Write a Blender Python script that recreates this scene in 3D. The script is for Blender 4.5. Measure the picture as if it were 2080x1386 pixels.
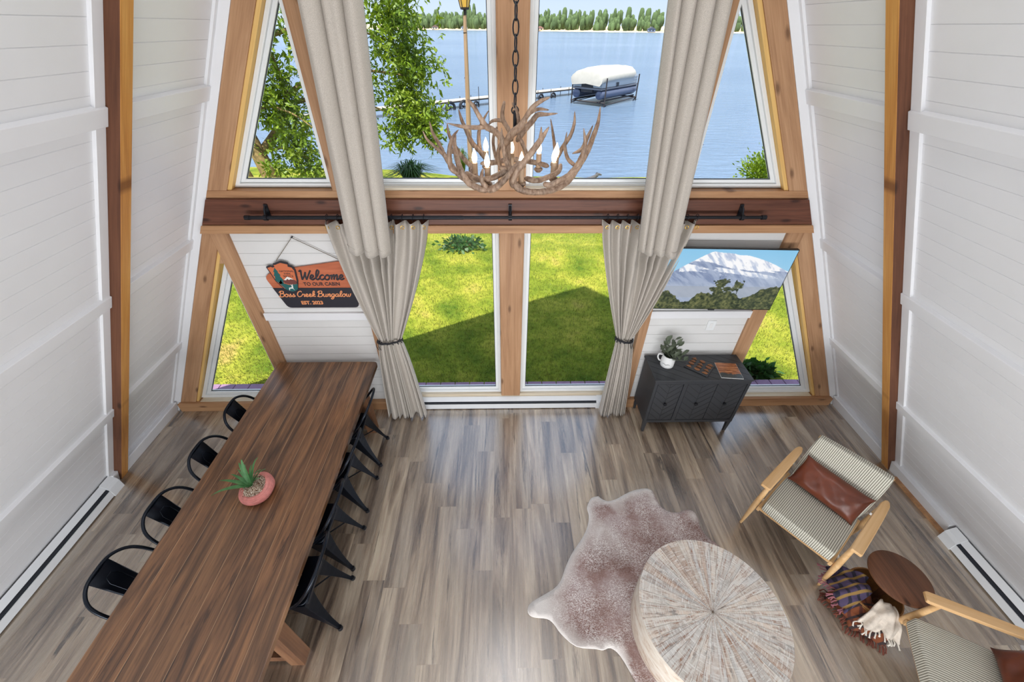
import bpy, math, random
import numpy as np
from math import sin, cos, pi, sqrt, atan2, radians
from mathutils import Vector, Matrix
random.seed(7); rng = np.random.default_rng(7)
sc = bpy.context.scene
for _o in list(bpy.data.objects): bpy.data.objects.remove(_o)
C = sc.collection
# ---------------------------------------------------------------- camera
PITCH, YAW, ROLL, FPX = .6644, .0249, .0088, 816.0
CAM = Vector((-.0702, -3.36, 3.6553))
FW = Vector((cos(PITCH)*sin(YAW), cos(PITCH)*cos(YAW), -sin(PITCH)))
RT = Vector((cos(YAW), -sin(YAW), 0)); UP = RT.cross(FW)
R2 = RT*cos(ROLL) + UP*sin(ROLL); U2 = UP*cos(ROLL) - RT*sin(ROLL)
cam = bpy.data.cameras.new('camera'); co = bpy.data.objects.new('camera', cam); C.objects.link(co)
cam.sensor_width = 36; cam.lens = 36*FPX/2080; cam.clip_start = .05; cam.clip_end = 5000
co.matrix_world = Matrix(((R2.x, U2.x, -FW.x, CAM.x), (R2.y, U2.y, -FW.y, CAM.y), (R2.z, U2.z, -FW.z, CAM.z), (0, 0, 0, 1)))
sc.camera = co
# ---------------------------------------------------------------- world, sun, fill lights, exposure
sc.view_settings.view_transform = 'Standard'; sc.view_settings.look = 'None'
sc.view_settings.exposure = 0.0; sc.view_settings.gamma = 1; sc.view_settings.use_curve_mapping = False
w = bpy.data.worlds.new('sky'); sc.world = w; w.use_nodes = True
nt = w.node_tree; bg = nt.nodes['Background']
tc = nt.nodes.new('ShaderNodeTexCoord'); sx = nt.nodes.new('ShaderNodeSeparateXYZ'); rp = nt.nodes.new('ShaderNodeValToRGB')
nt.links.new(tc.outputs['Generated'], sx.inputs[0]); nt.links.new(sx.outputs['Z'], rp.inputs[0]); nt.links.new(rp.outputs[0], bg.inputs[0])
e = rp.color_ramp.elements
e[0].position = 0.0; e[0].color = (.74, .87, 1.06, 1); e[1].position = 1.0; e[1].color = (.6, .78, 1.15, 1)
a = e.new(.06); a.color = (.66, .80, 1.03, 1); a = e.new(.22); a.color = (1.05, 1.22, 1.45, 1)
bg.inputs[1].default_value = 1.05
SUN_DIR = Vector((1.5, 3.1, -7.45)).normalized()
sl = bpy.data.lights.new('sun', 'SUN'); sl.energy = 9.2; sl.angle = radians(.6); sl.color = (1, .95, .86)
so = bpy.data.objects.new('sun', sl); C.objects.link(so); so.rotation_euler = SUN_DIR.to_track_quat('-Z', 'Y').to_euler()
def area(name, loc, tgt, sx_, sy_, watts, col):
    l = bpy.data.lights.new(name, 'AREA'); l.shape = 'RECTANGLE'; l.size = sx_; l.size_y = sy_; l.energy = watts; l.color = col
    o = bpy.data.objects.new(name, l); C.objects.link(o); o.location = loc
    o.rotation_euler = (Vector(tgt)-Vector(loc)).to_track_quat('-Z', 'Y').to_euler(); return o
area('under_loft_fill', (0, -6.0, .48), (0, -1.0, 1.7), 6.0, .8, 235, (.93, .965, 1))  # added fill light, low and out of view behind the camera
area('ridge_fill', (0, -2.6, 6.0), (0, -2.4, 0), .9, 4.0, 50, (.98, .98, 1))  # second added fill, unseen above the frame, evens the room from overhead
# ---------------------------------------------------------------- helpers
class MB:
    def __init__(s): s.v = []; s.f = []; s.m = []
    def add(s, vs, fs, m=0):
        b = len(s.v); s.v += [tuple(p) for p in vs]; s.f += [tuple(i+b for i in f) for f in fs]; s.m += [m]*len(fs); return s
    def box(s, x0, x1, y0, y1, z0, z1, m=0, M=None):
        vs = [Vector((x, y, z)) for x in (x0, x1) for y in (y0, y1) for z in (z0, z1)]
        if M: vs = [M @ p for p in vs]
        return s.add(vs, [(0, 1, 3, 2), (4, 6, 7, 5), (0, 4, 5, 1), (2, 3, 7, 6), (0, 2, 6, 4), (1, 5, 7, 3)], m)
    def loft(s, rings, m=0, cap=True, close=True):
        n = len(rings[0]); vs = [p for r in rings for p in r]; fs = []
        for i in range(len(rings)-1):
            for j in range(n if close else n-1):
                k = (j+1) % n; fs.append((i*n+j, i*n+k, (i+1)*n+k, (i+1)*n+j))
        if cap: fs += [tuple(range(n))[::-1], tuple((len(rings)-1)*n+j for j in range(n))]
        return s.add(vs, fs, m)
    def tube(s, pts, r, n=8, m=0, cap=True, closed=False):
        pts = [Vector(p) for p in pts]; N = len(pts)
        rs = r if isinstance(r, (list, tuple)) else [r]*N
        if closed: T = [(pts[(i+1) % N]-pts[i-1]).normalized() for i in range(N)]
        else: T = [(pts[min(i+1, N-1)]-pts[max(i-1, 0)]).normalized() for i in range(N)]
        u = T[0].orthogonal().normalized(); rings = []
        for i in range(N):
            u = (u - T[i]*u.dot(T[i])).normalized(); v = T[i].cross(u)
            rings.append([pts[i]+(u*cos(2*pi*k/n)+v*sin(2*pi*k/n))*rs[i] for k in range(n)])
        if closed: rings.append(rings[0]); cap = False
        return s.loft(rings, m, cap)
    def lathe(s, prof, c=(0, 0, 0), n=32, m=0, cap=True, sy=1.0):
        rings = [[Vector((c[0]+r*cos(2*pi*k/n), c[1]+sy*r*sin(2*pi*k/n), c[2]+z)) for k in range(n)] for r, z in prof]
        return s.loft(rings, m, cap)
    def prism(s, poly, y0, y1, m=0, M=None):          # polygon in XZ, extruded along Y
        n = len(poly); vs = [Vector((x, y0, z)) for x, z in poly]+[Vector((x, y1, z)) for x, z in poly]
        if M: vs = [M @ p for p in vs]
        fs = [tuple(range(n)), tuple(range(n, 2*n))[::-1]]+[(i, n+i, n+(i+1) % n, (i+1) % n) for i in range(n)]
        return s.add(vs, fs, m)
    def slab(s, poly, z0, z1, m=0):                  # polygon in XY, extruded along Z
        n = len(poly); vs = [Vector((x, y, z0)) for x, y in poly]+[Vector((x, y, z1)) for x, y in poly]
        fs = [tuple(range(n))[::-1], tuple(range(n, 2*n))]+[(i, (i+1) % n, n+(i+1) % n, n+i) for i in range(n)]
        return s.add(vs, fs, m)
    def build(s, name, mats, parent=None, smooth=False, bevel=0, loc=None, rot=None, sharp=40, solid=0, sub=0):
        me = bpy.data.meshes.new(name); me.from_pydata(s.v, [], s.f); me.update()
        if not isinstance(mats, (list, tuple)): mats = [mats]
        for q in mats: me.materials.append(q)
        if len(mats) > 1: me.polygons.foreach_set('material_index', s.m)
        import bmesh
        bm = bmesh.new(); bm.from_mesh(me); bmesh.ops.recalc_face_normals(bm, faces=bm.faces) if not getattr(s, 'keepn', False) else None
        bm.to_mesh(me); bm.free()
        if smooth:
            me.polygons.foreach_set('use_smooth', [True]*len(me.polygons))
            if sharp < 180: me.set_sharp_from_angle(angle=radians(sharp))
        o = bpy.data.objects.new(name, me); C.objects.link(o)
        if parent: o.parent = parent
        if loc is not None: o.location = loc
        if rot is not None: o.rotation_euler = rot
        if bevel:
            b = o.modifiers.new('bevel', 'BEVEL'); b.width = bevel; b.segments = 2; b.limit_method = 'ANGLE'; b.angle_limit = radians(35)
        if solid:
            b = o.modifiers.new('solid', 'SOLIDIFY'); b.thickness = solid; b.offset = 0
        if sub:
            b = o.modifiers.new('sub', 'SUBSURF'); b.levels = sub; b.render_levels = sub
        return o
def tag(o, label=None, cat=None, group=None, kind=None):
    if label: o['label'] = label
    if cat: o['category'] = cat
    if group: o['group'] = group
    if kind: o['kind'] = kind
    return o
def thing(name, label, cat, loc=(0, 0, 0), rz=0, group=None):
    o = bpy.data.objects.new(name, None); C.objects.link(o); o.empty_display_size = .1
    o.location = loc; o.rotation_euler = (0, 0, rz); return tag(o, label, cat, group)
def struct(name, mb, mats, label, cat, parent=None, **k):
    o = mb.build(name, mats, parent, **k)
    if parent is None: tag(o, label, cat, kind='structure')
    return o
def kids(o): return [c for c in bpy.data.objects if c.parent == o]
def copy_tree(o, parent=None):
    c = o.copy(); C.objects.link(c); c.parent = parent
    for ch in kids(o): copy_tree(ch, c)
    return c
def curve(pts, n=8):                                  # Catmull-Rom through tuples of any length
    P = [np.array(p, float) for p in pts]; P = [2*P[0]-P[1]]+P+[2*P[-1]-P[-2]]; out = []
    for i in range(1, len(P)-2):
        for t in np.linspace(0, 1, n, endpoint=False):
            out.append(.5*((2*P[i])+(-P[i-1]+P[i+1])*t+(2*P[i-1]-5*P[i]+4*P[i+1]-P[i+2])*t*t+(-P[i-1]+3*P[i]-3*P[i+1]+P[i+2])*t**3))
    out.append(P[-2]); return out
def interp(x, xs, ys): return float(np.interp(x, xs, ys))
# ---------------------------------------------------------------- materials
def L(c): return tuple(((v/255)/12.92 if v/255 <= .04045 else (((v/255)+.055)/1.055)**2.4) for v in c)+(1,)
def M0(name):
    m = bpy.data.materials.new(name); m.use_nodes = True; return m, m.node_tree, m.node_tree.nodes['Principled BSDF']
def N(t, typ, **k):
    n = t.nodes.new('ShaderNode'+typ)
    for a, b in k.items():
        if a.startswith('i_'):
            key = a[2:]; key = int(key) if key.isdigit() else key.replace('_', ' ')
            n.inputs[key].default_value = b
        else: setattr(n, a, b)
    return n
def ramp(t, src, stops):
    r = N(t, 'ValToRGB'); t.links.new(src, r.inputs[0]); e = r.color_ramp.elements
    while len(e) < len(stops): e.new(.5)
    for q, (p, c) in zip(e, stops): q.position = p; q.color = c if len(c) == 4 else tuple(c)+(1,)
    return r.outputs[0]
def mix(t, f, a, b, mode='MIX'):
    m = N(t, 'Mix', data_type='RGBA', blend_type=mode)
    for sock, v in ((m.inputs[0], f), (m.inputs[6], a), (m.inputs[7], b)):
        if hasattr(v, 'links'): t.links.new(v, sock)
        else: sock.default_value = v
    return m.outputs[2]
def coords(t, scale=(1, 1, 1), kind='Object', rot=(0, 0, 0)):
    c = N(t, 'TexCoord'); m = N(t, 'Mapping'); m.inputs['Scale'].default_value = scale; m.inputs['Rotation'].default_value = rot
    t.links.new(c.outputs[kind], m.inputs[0]); return m.outputs[0]
def noise(t, vec, scale=5, detail=4, rough=.5, dist=0):
    n = N(t, 'TexNoise', i_Scale=scale, i_Detail=detail, i_Roughness=rough, i_Distortion=dist); t.links.new(vec, n.inputs['Vector']); return n.outputs['Fac']
def bump(t, b, h, s=.2, d=.01):
    n = N(t, 'Bump', i_Strength=s, i_Distance=d); t.links.new(h, n.inputs['Height']); t.links.new(n.outputs[0], b.inputs['Normal'])
def plain(name, rgb, rough=.5, metal=0, bmp=0, bscale=80, var=0, vscale=3, spec=.5, coat=0):
    m, t, b = M0(name); c = L(rgb); b.inputs['Base Color'].default_value = c; b.inputs['Roughness'].default_value = rough
    b.inputs['Metallic'].default_value = metal; b.inputs['Specular IOR Level'].default_value = spec; b.inputs['Coat Weight'].default_value = coat
    v = coords(t)
    if var:
        n = noise(t, v, vscale, 5, .6)
        t.links.new(ramp(t, n, [(.3, tuple(x*(1-var) for x in c[:3])), (.7, tuple(min(1, x*(1+var)) for x in c[:3]))]), b.inputs['Base Color'])
    if bmp: bump(t, b, noise(t, v, bscale, 4), bmp, .003)
    return m
def wood(name, dark, mid, light, axis='Z', rough=.5, gs=1.0, knots=True, spec=.35, coat=0):
    m, t, b = M0(name); sc_ = {'X': (.7, 11, 11), 'Y': (11, .7, 11), 'Z': (11, 11, .7)}[axis]; sc_ = tuple(x*gs for x in sc_)
    v = coords(t, sc_); n1 = noise(t, v, 1.0, 6, .62, .7)
    f = coords(t, tuple(x*(7 if x > 2 else 3) for x in sc_)); n2 = noise(t, f, 1.0, 4, .6)
    c = ramp(t, n1, [(.28, L(dark)), (.48, L(mid)), (.72, L(light))])
    c = mix(t, .25, c, ramp(t, n2, [(.35, L(dark)), (.65, L(light))]))
    if knots:
        kz = {'X': ('Z', 'X'), 'Y': ('X', 'Y'), 'Z': ('X', 'Z')}[axis]; sp_ = N(t, 'SeparateXYZ'); t.links.new(coords(t, (1, 1, 1)), sp_.inputs[0]); cb_ = N(t, 'CombineXYZ'); t.links.new(sp_.outputs[kz[0]], cb_.inputs[0]); t.links.new(sp_.outputs[kz[1]], cb_.inputs[1])
        mk = N(t, 'Mapping'); mk.inputs['Scale'].default_value = (6, 2.0, 1); t.links.new(cb_.outputs[0], mk.inputs[0]); vo = N(t, 'TexVoronoi', i_Scale=1.0, voronoi_dimensions='2D'); t.links.new(mk.outputs[0], vo.inputs['Vector'])
        k = ramp(t, vo.outputs['Distance'], [(.04, (.85, .85, .85)), (.12, (0, 0, 0))]); k = mix(t, 1, k, ramp(t, vo.outputs['Color'], [(.44, (0, 0, 0)), (.46, (1, 1, 1))]), 'MULTIPLY')
        c = mix(t, k, c, tuple(x*.55 for x in L(dark)[:3])+(1,))
    t.links.new(c, b.inputs['Base Color']); b.inputs['Roughness'].default_value = rough; b.inputs['Specular IOR Level'].default_value = spec
    b.inputs['Coat Weight'].default_value = coat
    bump(t, b, n2, .15, .002); return m
MT = {}
MT['white'] = plain('white_paint', (232, 232, 234), .45, var=.02, vscale=2)
MT['panel'] = plain('white_panel_paint', (222, 221, 219), .5, var=.03, vscale=2)
MT['vinyl'] = plain('white_vinyl', (232, 234, 234), .35)
MT['heater'] = plain('heater_enamel', (228, 230, 232), .35)
MT['slot'] = plain('dark_slot', (38, 42, 50), .6)
MT['cedar'] = wood('cedar', (144, 104, 74), (176, 134, 98), (200, 160, 124), 'Z', .55)
MT['cedarX'] = wood('cedar_lengthwise', (140, 98, 68), (172, 128, 90), (198, 156, 116), 'X', .5)
MT['pale'] = wood('pale_pine', (196, 176, 144), (212, 198, 174), (224, 214, 196), 'X', .45, knots=False)
MT['gold'] = wood('fresh_pine', (206, 158, 88), (226, 184, 112), (236, 200, 134), 'Z', .5, knots=False)
MT['beamX'] = wood('dark_beam', (62, 34, 24), (98, 58, 42), (126, 80, 60), 'X', .45)
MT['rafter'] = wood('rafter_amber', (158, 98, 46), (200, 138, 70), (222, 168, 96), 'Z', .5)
MT['rafterdark'] = wood('rafter_dark_side', (70, 40, 26), (100, 62, 42), (122, 80, 56), 'Z', .7)
MT['black'] = plain('black_metal', (20, 27, 38), .28, metal=.6, spec=.6)
MT['rodblack'] = plain('black_rod', (30, 32, 38), .4, metal=.5)
MT['cab'] = plain('charcoal_paint', (52, 54, 58), .42, bmp=.1, bscale=60)
MT['cabgroove'] = plain('charcoal_groove', (30, 31, 34), .6)
MT['oak'] = wood('light_oak', (198, 152, 100), (218, 176, 124), (230, 192, 144), 'Y', .42, knots=False)
MT['leather'] = plain('brown_leather', (102, 49, 29), .36, bmp=.5, bscale=16, var=.3, vscale=7)
MT['brass'] = plain('brass', (196, 160, 84), .3, metal=.9)
MT['rope'] = plain('jute_rope', (120, 112, 98), .9)
MT['ceramic'] = plain('white_ceramic', (238, 238, 236), .25)
MT['glassdark'] = plain('tv_bezel', (16, 17, 20), .3)
def fabric(name, c1, c2, rough=.9):
    m, t, b = M0(name); n = noise(t, coords(t, (420, 420, 260)), 1, 3, .6); n2 = noise(t, coords(t), 3, 3)
    c = ramp(t, n, [(.35, L(c1)), (.65, L(c2))]); t.links.new(c, b.inputs['Base Color']); b.inputs['Roughness'].default_value = rough
    b.inputs['Sheen Weight'].default_value = .15; bump(t, b, n, .15, .001); return m
MT['linen'] = fabric('linen', (168, 160, 150), (200, 192, 182))
# floor planks
def planks(name, wid, ln, cols, rough, seamcol, seam, gs, spec=.5, crack=None, tones=((.72, .72, .73), (1.0, .99, .97)), coat=0.0, fine=.5):
    m, t, b = M0(name)
    def mt(op, a, b_=None):
        n = N(t, 'Math', operation=op)
        for k, v in enumerate((a, b_)):
            if v is None: continue
            if hasattr(v, 'links'): t.links.new(v, n.inputs[k])
            else: n.inputs[k].default_value = v
        return n.outputs[0]
    tcn = N(t, 'TexCoord'); sp = N(t, 'SeparateXYZ'); t.links.new(tcn.outputs['Object'], sp.inputs[0]); X_, Y_ = sp.outputs['X'], sp.outputs['Y']
    fx = mt('MULTIPLY', X_, 1/wid); row = mt('FLOOR', fx); wn = N(t, 'TexWhiteNoise', noise_dimensions='1D'); t.links.new(row, wn.inputs['W'])
    fy = mt('ADD', mt('MULTIPLY', Y_, 1/ln), mt('MULTIPLY', wn.outputs['Value'], 7.0)); col = mt('FLOOR', fy)
    cb = N(t, 'CombineXYZ'); t.links.new(row, cb.inputs[0]); t.links.new(col, cb.inputs[1]); w2 = N(t, 'TexWhiteNoise', noise_dimensions='2D'); t.links.new(cb.outputs[0], w2.inputs['Vector'])
    def edge(f, thr): g = mt('FRACT', f); return mt('LESS_THAN', mt('MINIMUM', g, mt('SUBTRACT', 1.0, g)), thr)
    sm = mt('MAXIMUM', edge(fx, seam/wid), edge(fy, seam/ln))
    def grain(scale, k, det, ro, di):
        mp = N(t, 'Mapping'); mp.inputs['Scale'].default_value = scale; t.links.new(tcn.outputs['Object'], mp.inputs[0])
        off = N(t, 'VectorMath', operation='MULTIPLY_ADD'); t.links.new(w2.outputs['Color'], off.inputs[0]); off.inputs[1].default_value = (37, 53, 11); t.links.new(mp.outputs[0], off.inputs[2]); return noise(t, off.outputs[0], k, det, ro, di)
    n1 = grain((gs[0], gs[1], 1), 1, 4, .55, 1.4); n2 = grain((gs[0]*9, gs[1]*4, 1), 1, 5, .65, .4); n3 = grain((gs[0]*2.6, gs[1]*1.8, 1), 1, 5, .7, 1.2)
    c = ramp(t, n1, cols)
    c = mix(t, fine, c, ramp(t, n2, [(.30, (.16, .15, .14)), (.55, (.52, .52, .52)), (.75, (.86, .86, .86))]), 'OVERLAY')
    if crack: c = mix(t, ramp(t, n3, [(.57, (0, 0, 0)), (.68, (.9, .9, .9))]), c, crack)
    c = mix(t, .9, c, ramp(t, w2.outputs['Value'], [(0, tones[0]), (1, tones[1])]), 'MULTIPLY')
    c = mix(t, sm, c, seamcol); t.links.new(c, b.inputs['Base Color'])
    t.links.new(ramp(t, n2, [(.3, (rough*1.2,)*3), (.7, (rough*.85,)*3)]), b.inputs['Roughness'])
    b.inputs['Specular IOR Level'].default_value = spec; b.inputs['Coat Weight'].default_value = coat; b.inputs['Coat IOR'].default_value = 2.1; b.inputs['Coat Roughness'].default_value = rough*.9
    bump(t, b, n2, .12, .002); return m
MT['floor'] = planks('oak_plank_floor', .18, 1.22, [(.30, L((92, 78, 68))), (.41, L((134, 116, 99))), (.52, L((170, 152, 132))), (.68, L((200, 184, 162)))], .27,
                     L((150, 132, 112)),   .0011, (5.6, .5), spec=.9, crack=L((56, 46, 42)), tones=((.68, .68, .70), (1.08, 1.05, 1.0)), coat=1.0)
MT['tabletop'] = planks('walnut_table_boards', .134, 4000.0, [(.30, L((70, 49, 36))), (.45, L((110, 78, 54))), (.58, L((138, 99, 68))), (.75, L((166, 122, 84)))], .34,
                     L((190, 156, 120)), .0011, (11, .9), spec=.5, crack=L((44, 28, 22)), tones=((.82, .82, .82), (1.1, 1.04, .98)), coat=.15)
MT['tableleg'] = wood('table_leg_wood', (84, 56, 40), (116, 80, 56), (140, 102, 74), 'Z', .45)
# striped upholstery
def stripes(name, axis, freq, ca, cb_):
    m, t, b = M0(name); v = coords(t); wv = N(t, 'TexWave', wave_type='BANDS', bands_direction=axis, i_Scale=freq, i_Distortion=.25, i_Detail=1.0); t.links.new(v, wv.inputs['Vector'])
    c = ramp(t, wv.outputs['Color'], [(.35, L(ca)), (.6, L(cb_))]); t.links.new(c, b.inputs['Base Color']); b.inputs['Roughness'].default_value = .9
    bump(t, b, wv.outputs['Color'], .5, .004); return m
MT['stripe'] = stripes('ribbed_upholstery', 'X', 22, (140, 136, 122), (220, 216, 202))
MT['stripez'] = stripes('ribbed_upholstery_back', 'Z', 16.5, (140, 138, 122), (226, 222, 208))
def glass(name):
    m = bpy.data.materials.new(name); m.use_nodes = True; t = m.node_tree; t.nodes.clear()
    o = N(t, 'OutputMaterial'); tr = N(t, 'BsdfTransparent'); gl = N(t, 'BsdfGlossy', i_Roughness=0.0); fr = N(t, 'Fresnel', i_IOR=1.18); mx = N(t, 'MixShader')
    tr.inputs[0].default_value = (.97, .985, .98, 1)
    t.links.new(fr.outputs[0], mx.inputs[0]); t.links.new(tr.outputs[0], mx.inputs[1]); t.links.new(gl.outputs[0], mx.inputs[2]); t.links.new(mx.outputs[0], o.inputs[0]); return m
MT['glass'] = glass('window_glass')
def emit(name, rgb, s):
    m, t, b = M0(name); b.inputs['Base Color'].default_value = L(rgb); b.inputs['Emission Color'].default_value = L(rgb); b.inputs['Emission Strength'].default_value = s; return m
MT['bulb'] = emit('lit_bulb', (255, 236, 206), 5)
def vcol(name, rough=.5, emis=0, base=1.0):
    m, t, b = M0(name); a_ = N(t, 'VertexColor', layer_name='Col')
    if emis:
        b.inputs['Base Color'].default_value = (.01, .01, .01, 1); t.links.new(a_.outputs[0], b.inputs['Emission Color']); b.inputs['Emission Strength'].default_value = emis
    else: t.links.new(a_.outputs[0], b.inputs['Base Color'])
    b.inputs['Roughness'].default_value = rough; return m
def lawn_mat():
    m, t, b = M0('lawn'); v = coords(t); n1 = noise(t, v, 1.1, 5, .6); n2 = noise(t, v, 14, 5, .7)
    c = ramp(t, n1, [(.32, L((82, 104, 34))), (.47, L((124, 134, 46))), (.60, L((156, 154, 62))), (.74, L((176, 150, 90)))])
    c = mix(t, .7, c, ramp(t, n2, [(.3, (.25, .3, .2)), (.5, (.75, .8, .6)), (.72, (1, 1, 1))]), 'MULTIPLY')
    t.links.new(c, b.inputs['Base Color']); b.inputs['Roughness'].default_value = .95; b.inputs['Specular IOR Level'].default_value = .1; bump(t, b, n2, .8, .03); return m
MT['lawn'] = lawn_mat()
def water_mat():
    m, t, b = M0('lake_water'); v = coords(t, (.55, 1.6, 1)); n1 = noise(t, v, 1.3, 6, .62, .4); v2 = coords(t, (.012, .03, 1)); n2 = noise(t, v2, 1, 3, .5)
    c = ramp(t, n2, [(.3, L((84, 106, 134))), (.7, L((104, 124, 148)))]); t.links.new(c, b.inputs['Base Color'])
    b.inputs['Roughness'].default_value = .16; b.inputs['IOR'].default_value = 1.33; b.inputs['Specular IOR Level'].default_value = .36; bump(t, b, n1, 1.0, .3); return m
MT['water'] = water_mat()
def leafmat(name, a_, b_, c_):
    m, t, b = M0(name); v = coords(t); n = noise(t, v, 9, 3, .6); oi = noise(t, coords(t), 1.2, 2)
    c = ramp(t, n, [(.3, L(a_)), (.5, L(b_)), (.7, L(c_))]); c = mix(t, .35, c, ramp(t, oi, [(.35, L(a_)), (.65, L(c_))])); t.links.new(c, b.inputs['Base Color'])
    b.inputs['Roughness'].default_value = .5; b.inputs['Subsurface Weight'].default_value = 0
    tl = N(t, 'BsdfTranslucent'); t.links.new(c, tl.inputs[0]); ad = N(t, 'MixShader', i_0=.35); out = [q for q in t.nodes if q.type == 'OUTPUT_MATERIAL'][0]
    t.links.new(b.outputs[0], ad.inputs[1]); t.links.new(tl.outputs[0], ad.inputs[2]); t.links.new(ad.outputs[0], out.inputs[0]); return m
MT['leaf'] = leafmat('tree_leaves', (66, 100, 20), (112, 138, 28), (152, 168, 44))
MT['grassblade'] = leafmat('grass_blades', (92, 118, 38), (132, 142, 56), (164, 160, 80))
MT['sage'] = leafmat('sage_leaves', (92, 104, 86), (124, 136, 112), (150, 160, 138))
MT['agave'] = leafmat('agave_leaves', (58, 116, 62), (92, 150, 92), (140, 190, 130))
MT['dkleaf'] = leafmat('garden_leaves', (26, 60, 22), (42, 84, 30), (64, 108, 40))
MT['bark'] = plain('bark', (128, 108, 68), .95, bmp=1.0, bscale=14, var=.5, vscale=9)
MT['fartree'] = plain('far_foliage', (84, 104, 62), .9, var=.45, vscale=.35)
MT['brick'] = plain('purple_brick', (132, 102, 128), .7, var=.15, vscale=6)
# ================================================================ STRUCTURE
K = .579; W = 3.968; W2 = 4.062
def rx(z, w_=W): return w_-K*z
s = MB(); s.box(-4.6, 4.6, -7.3, .16, -.25, 0); struct('floor', s, MT['floor'], 'grey brown oak plank floor of the room', 'floor')
# sloped shiplap walls
SL = sqrt(1+K*K)
def shiplap(side):
    s = MB(); pitch = .118; g = .005; d = .004; top = 6.9*SL; prof = []; q = 0.0
    def P(u, off):    # u = distance up the slope, off = outward offset
        z = u/SL; x = W2-K*z; return (side*(x+off/SL), z+off*K/SL)
    pts = []
    while q < top:
        pts += [P(q, d), P(q+g/2, 0), P(q+pitch-g/2, 0), P(q+pitch, d)]; q += pitch
    y0, y1 = -7.1, .13
    vs = [(x, y0, z) for x, z in pts]+[(x, y1, z) for x, z in pts]; n = len(pts)
    s.add(vs, [(i, i+1, n+i+1, n+i) for i in range(n-1)])
    a0, a1, b1, b0 = P(-.12, .03), P(7.0*SL, .03), P(7.0*SL, .1), P(-.12, .1)
    s.prism([a0, a1, b1, b0], -7.3, .42); s.keepn = True
    return s
o = struct('wall_left', shiplap(-1), MT['white'], 'sloping white shiplap wall on the left side', 'wall')
o = struct('wall_right', shiplap(1), MT['white'], 'sloping white shiplap wall on the right side', 'wall')
s = MB(); s.prism([(-.1, 6.9), (.1, 6.9), (.135, 7.0), (.0, 7.22), (-.135, 7.0)], -7.3, .42); struct('ceiling', s, MT['white'], 'white ridge where the two sloping walls meet', 'ceiling')
# gable wall (white panels, lower storey) with boards; rear wall behind the loft
s = MB()
def boards(s, x0, x1, z0, z1, y, pitch=.118):
    z = z0
    while z < z1-1e-4:
        zz = min(z+pitch, z1); s.box(x0, x1, y, y+.03, z+.0015, zz-.0015); z = zz
    s.box(x0, x1, y+.006, y+.1, z0, z1)
boards(s, -2.50, -1.40, .14, 2.27, .022); boards(s, 1.40, 2.50, .14, 2.27, .022)
struct('wall_front', s, MT['panel'], 'white boarded panels of the gable wall between the lower windows', 'wall')
s = MB(); s.prism([(-4.2, -.1), (4.2, -.1), (0, 7.1)], -7.25, -7.1); struct('wall_back', s, MT['white'], 'white gable wall behind the loft', 'wall')
TR = [0]
def trim(s, mat, label, cat='trim', **k):
    TR[0] += 1; return struct('trim_%d' % TR[0], s, mat, label, cat, **k)
def bar(poly, y0, y1, mat, label, p0, p1, bevel=.004):
    """polygon in world XZ; the object's own Z runs from p0 to p1 so that the grain follows the timber"""
    d = Vector((p1[0]-p0[0], 0, p1[1]-p0[1])).normalized(); xa = Vector((0, 1, 0)).cross(d); Rm = Matrix((xa, Vector((0, 1, 0)), d)).transposed().to_4x4(); Rm.translation = Vector((p0[0], 0, p0[1]))
    s = MB(); s.prism(poly, y0, y1, M=Rm.inverted()); o = trim(s, mat, label, bevel=bevel); o.matrix_world = Rm; return o
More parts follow.
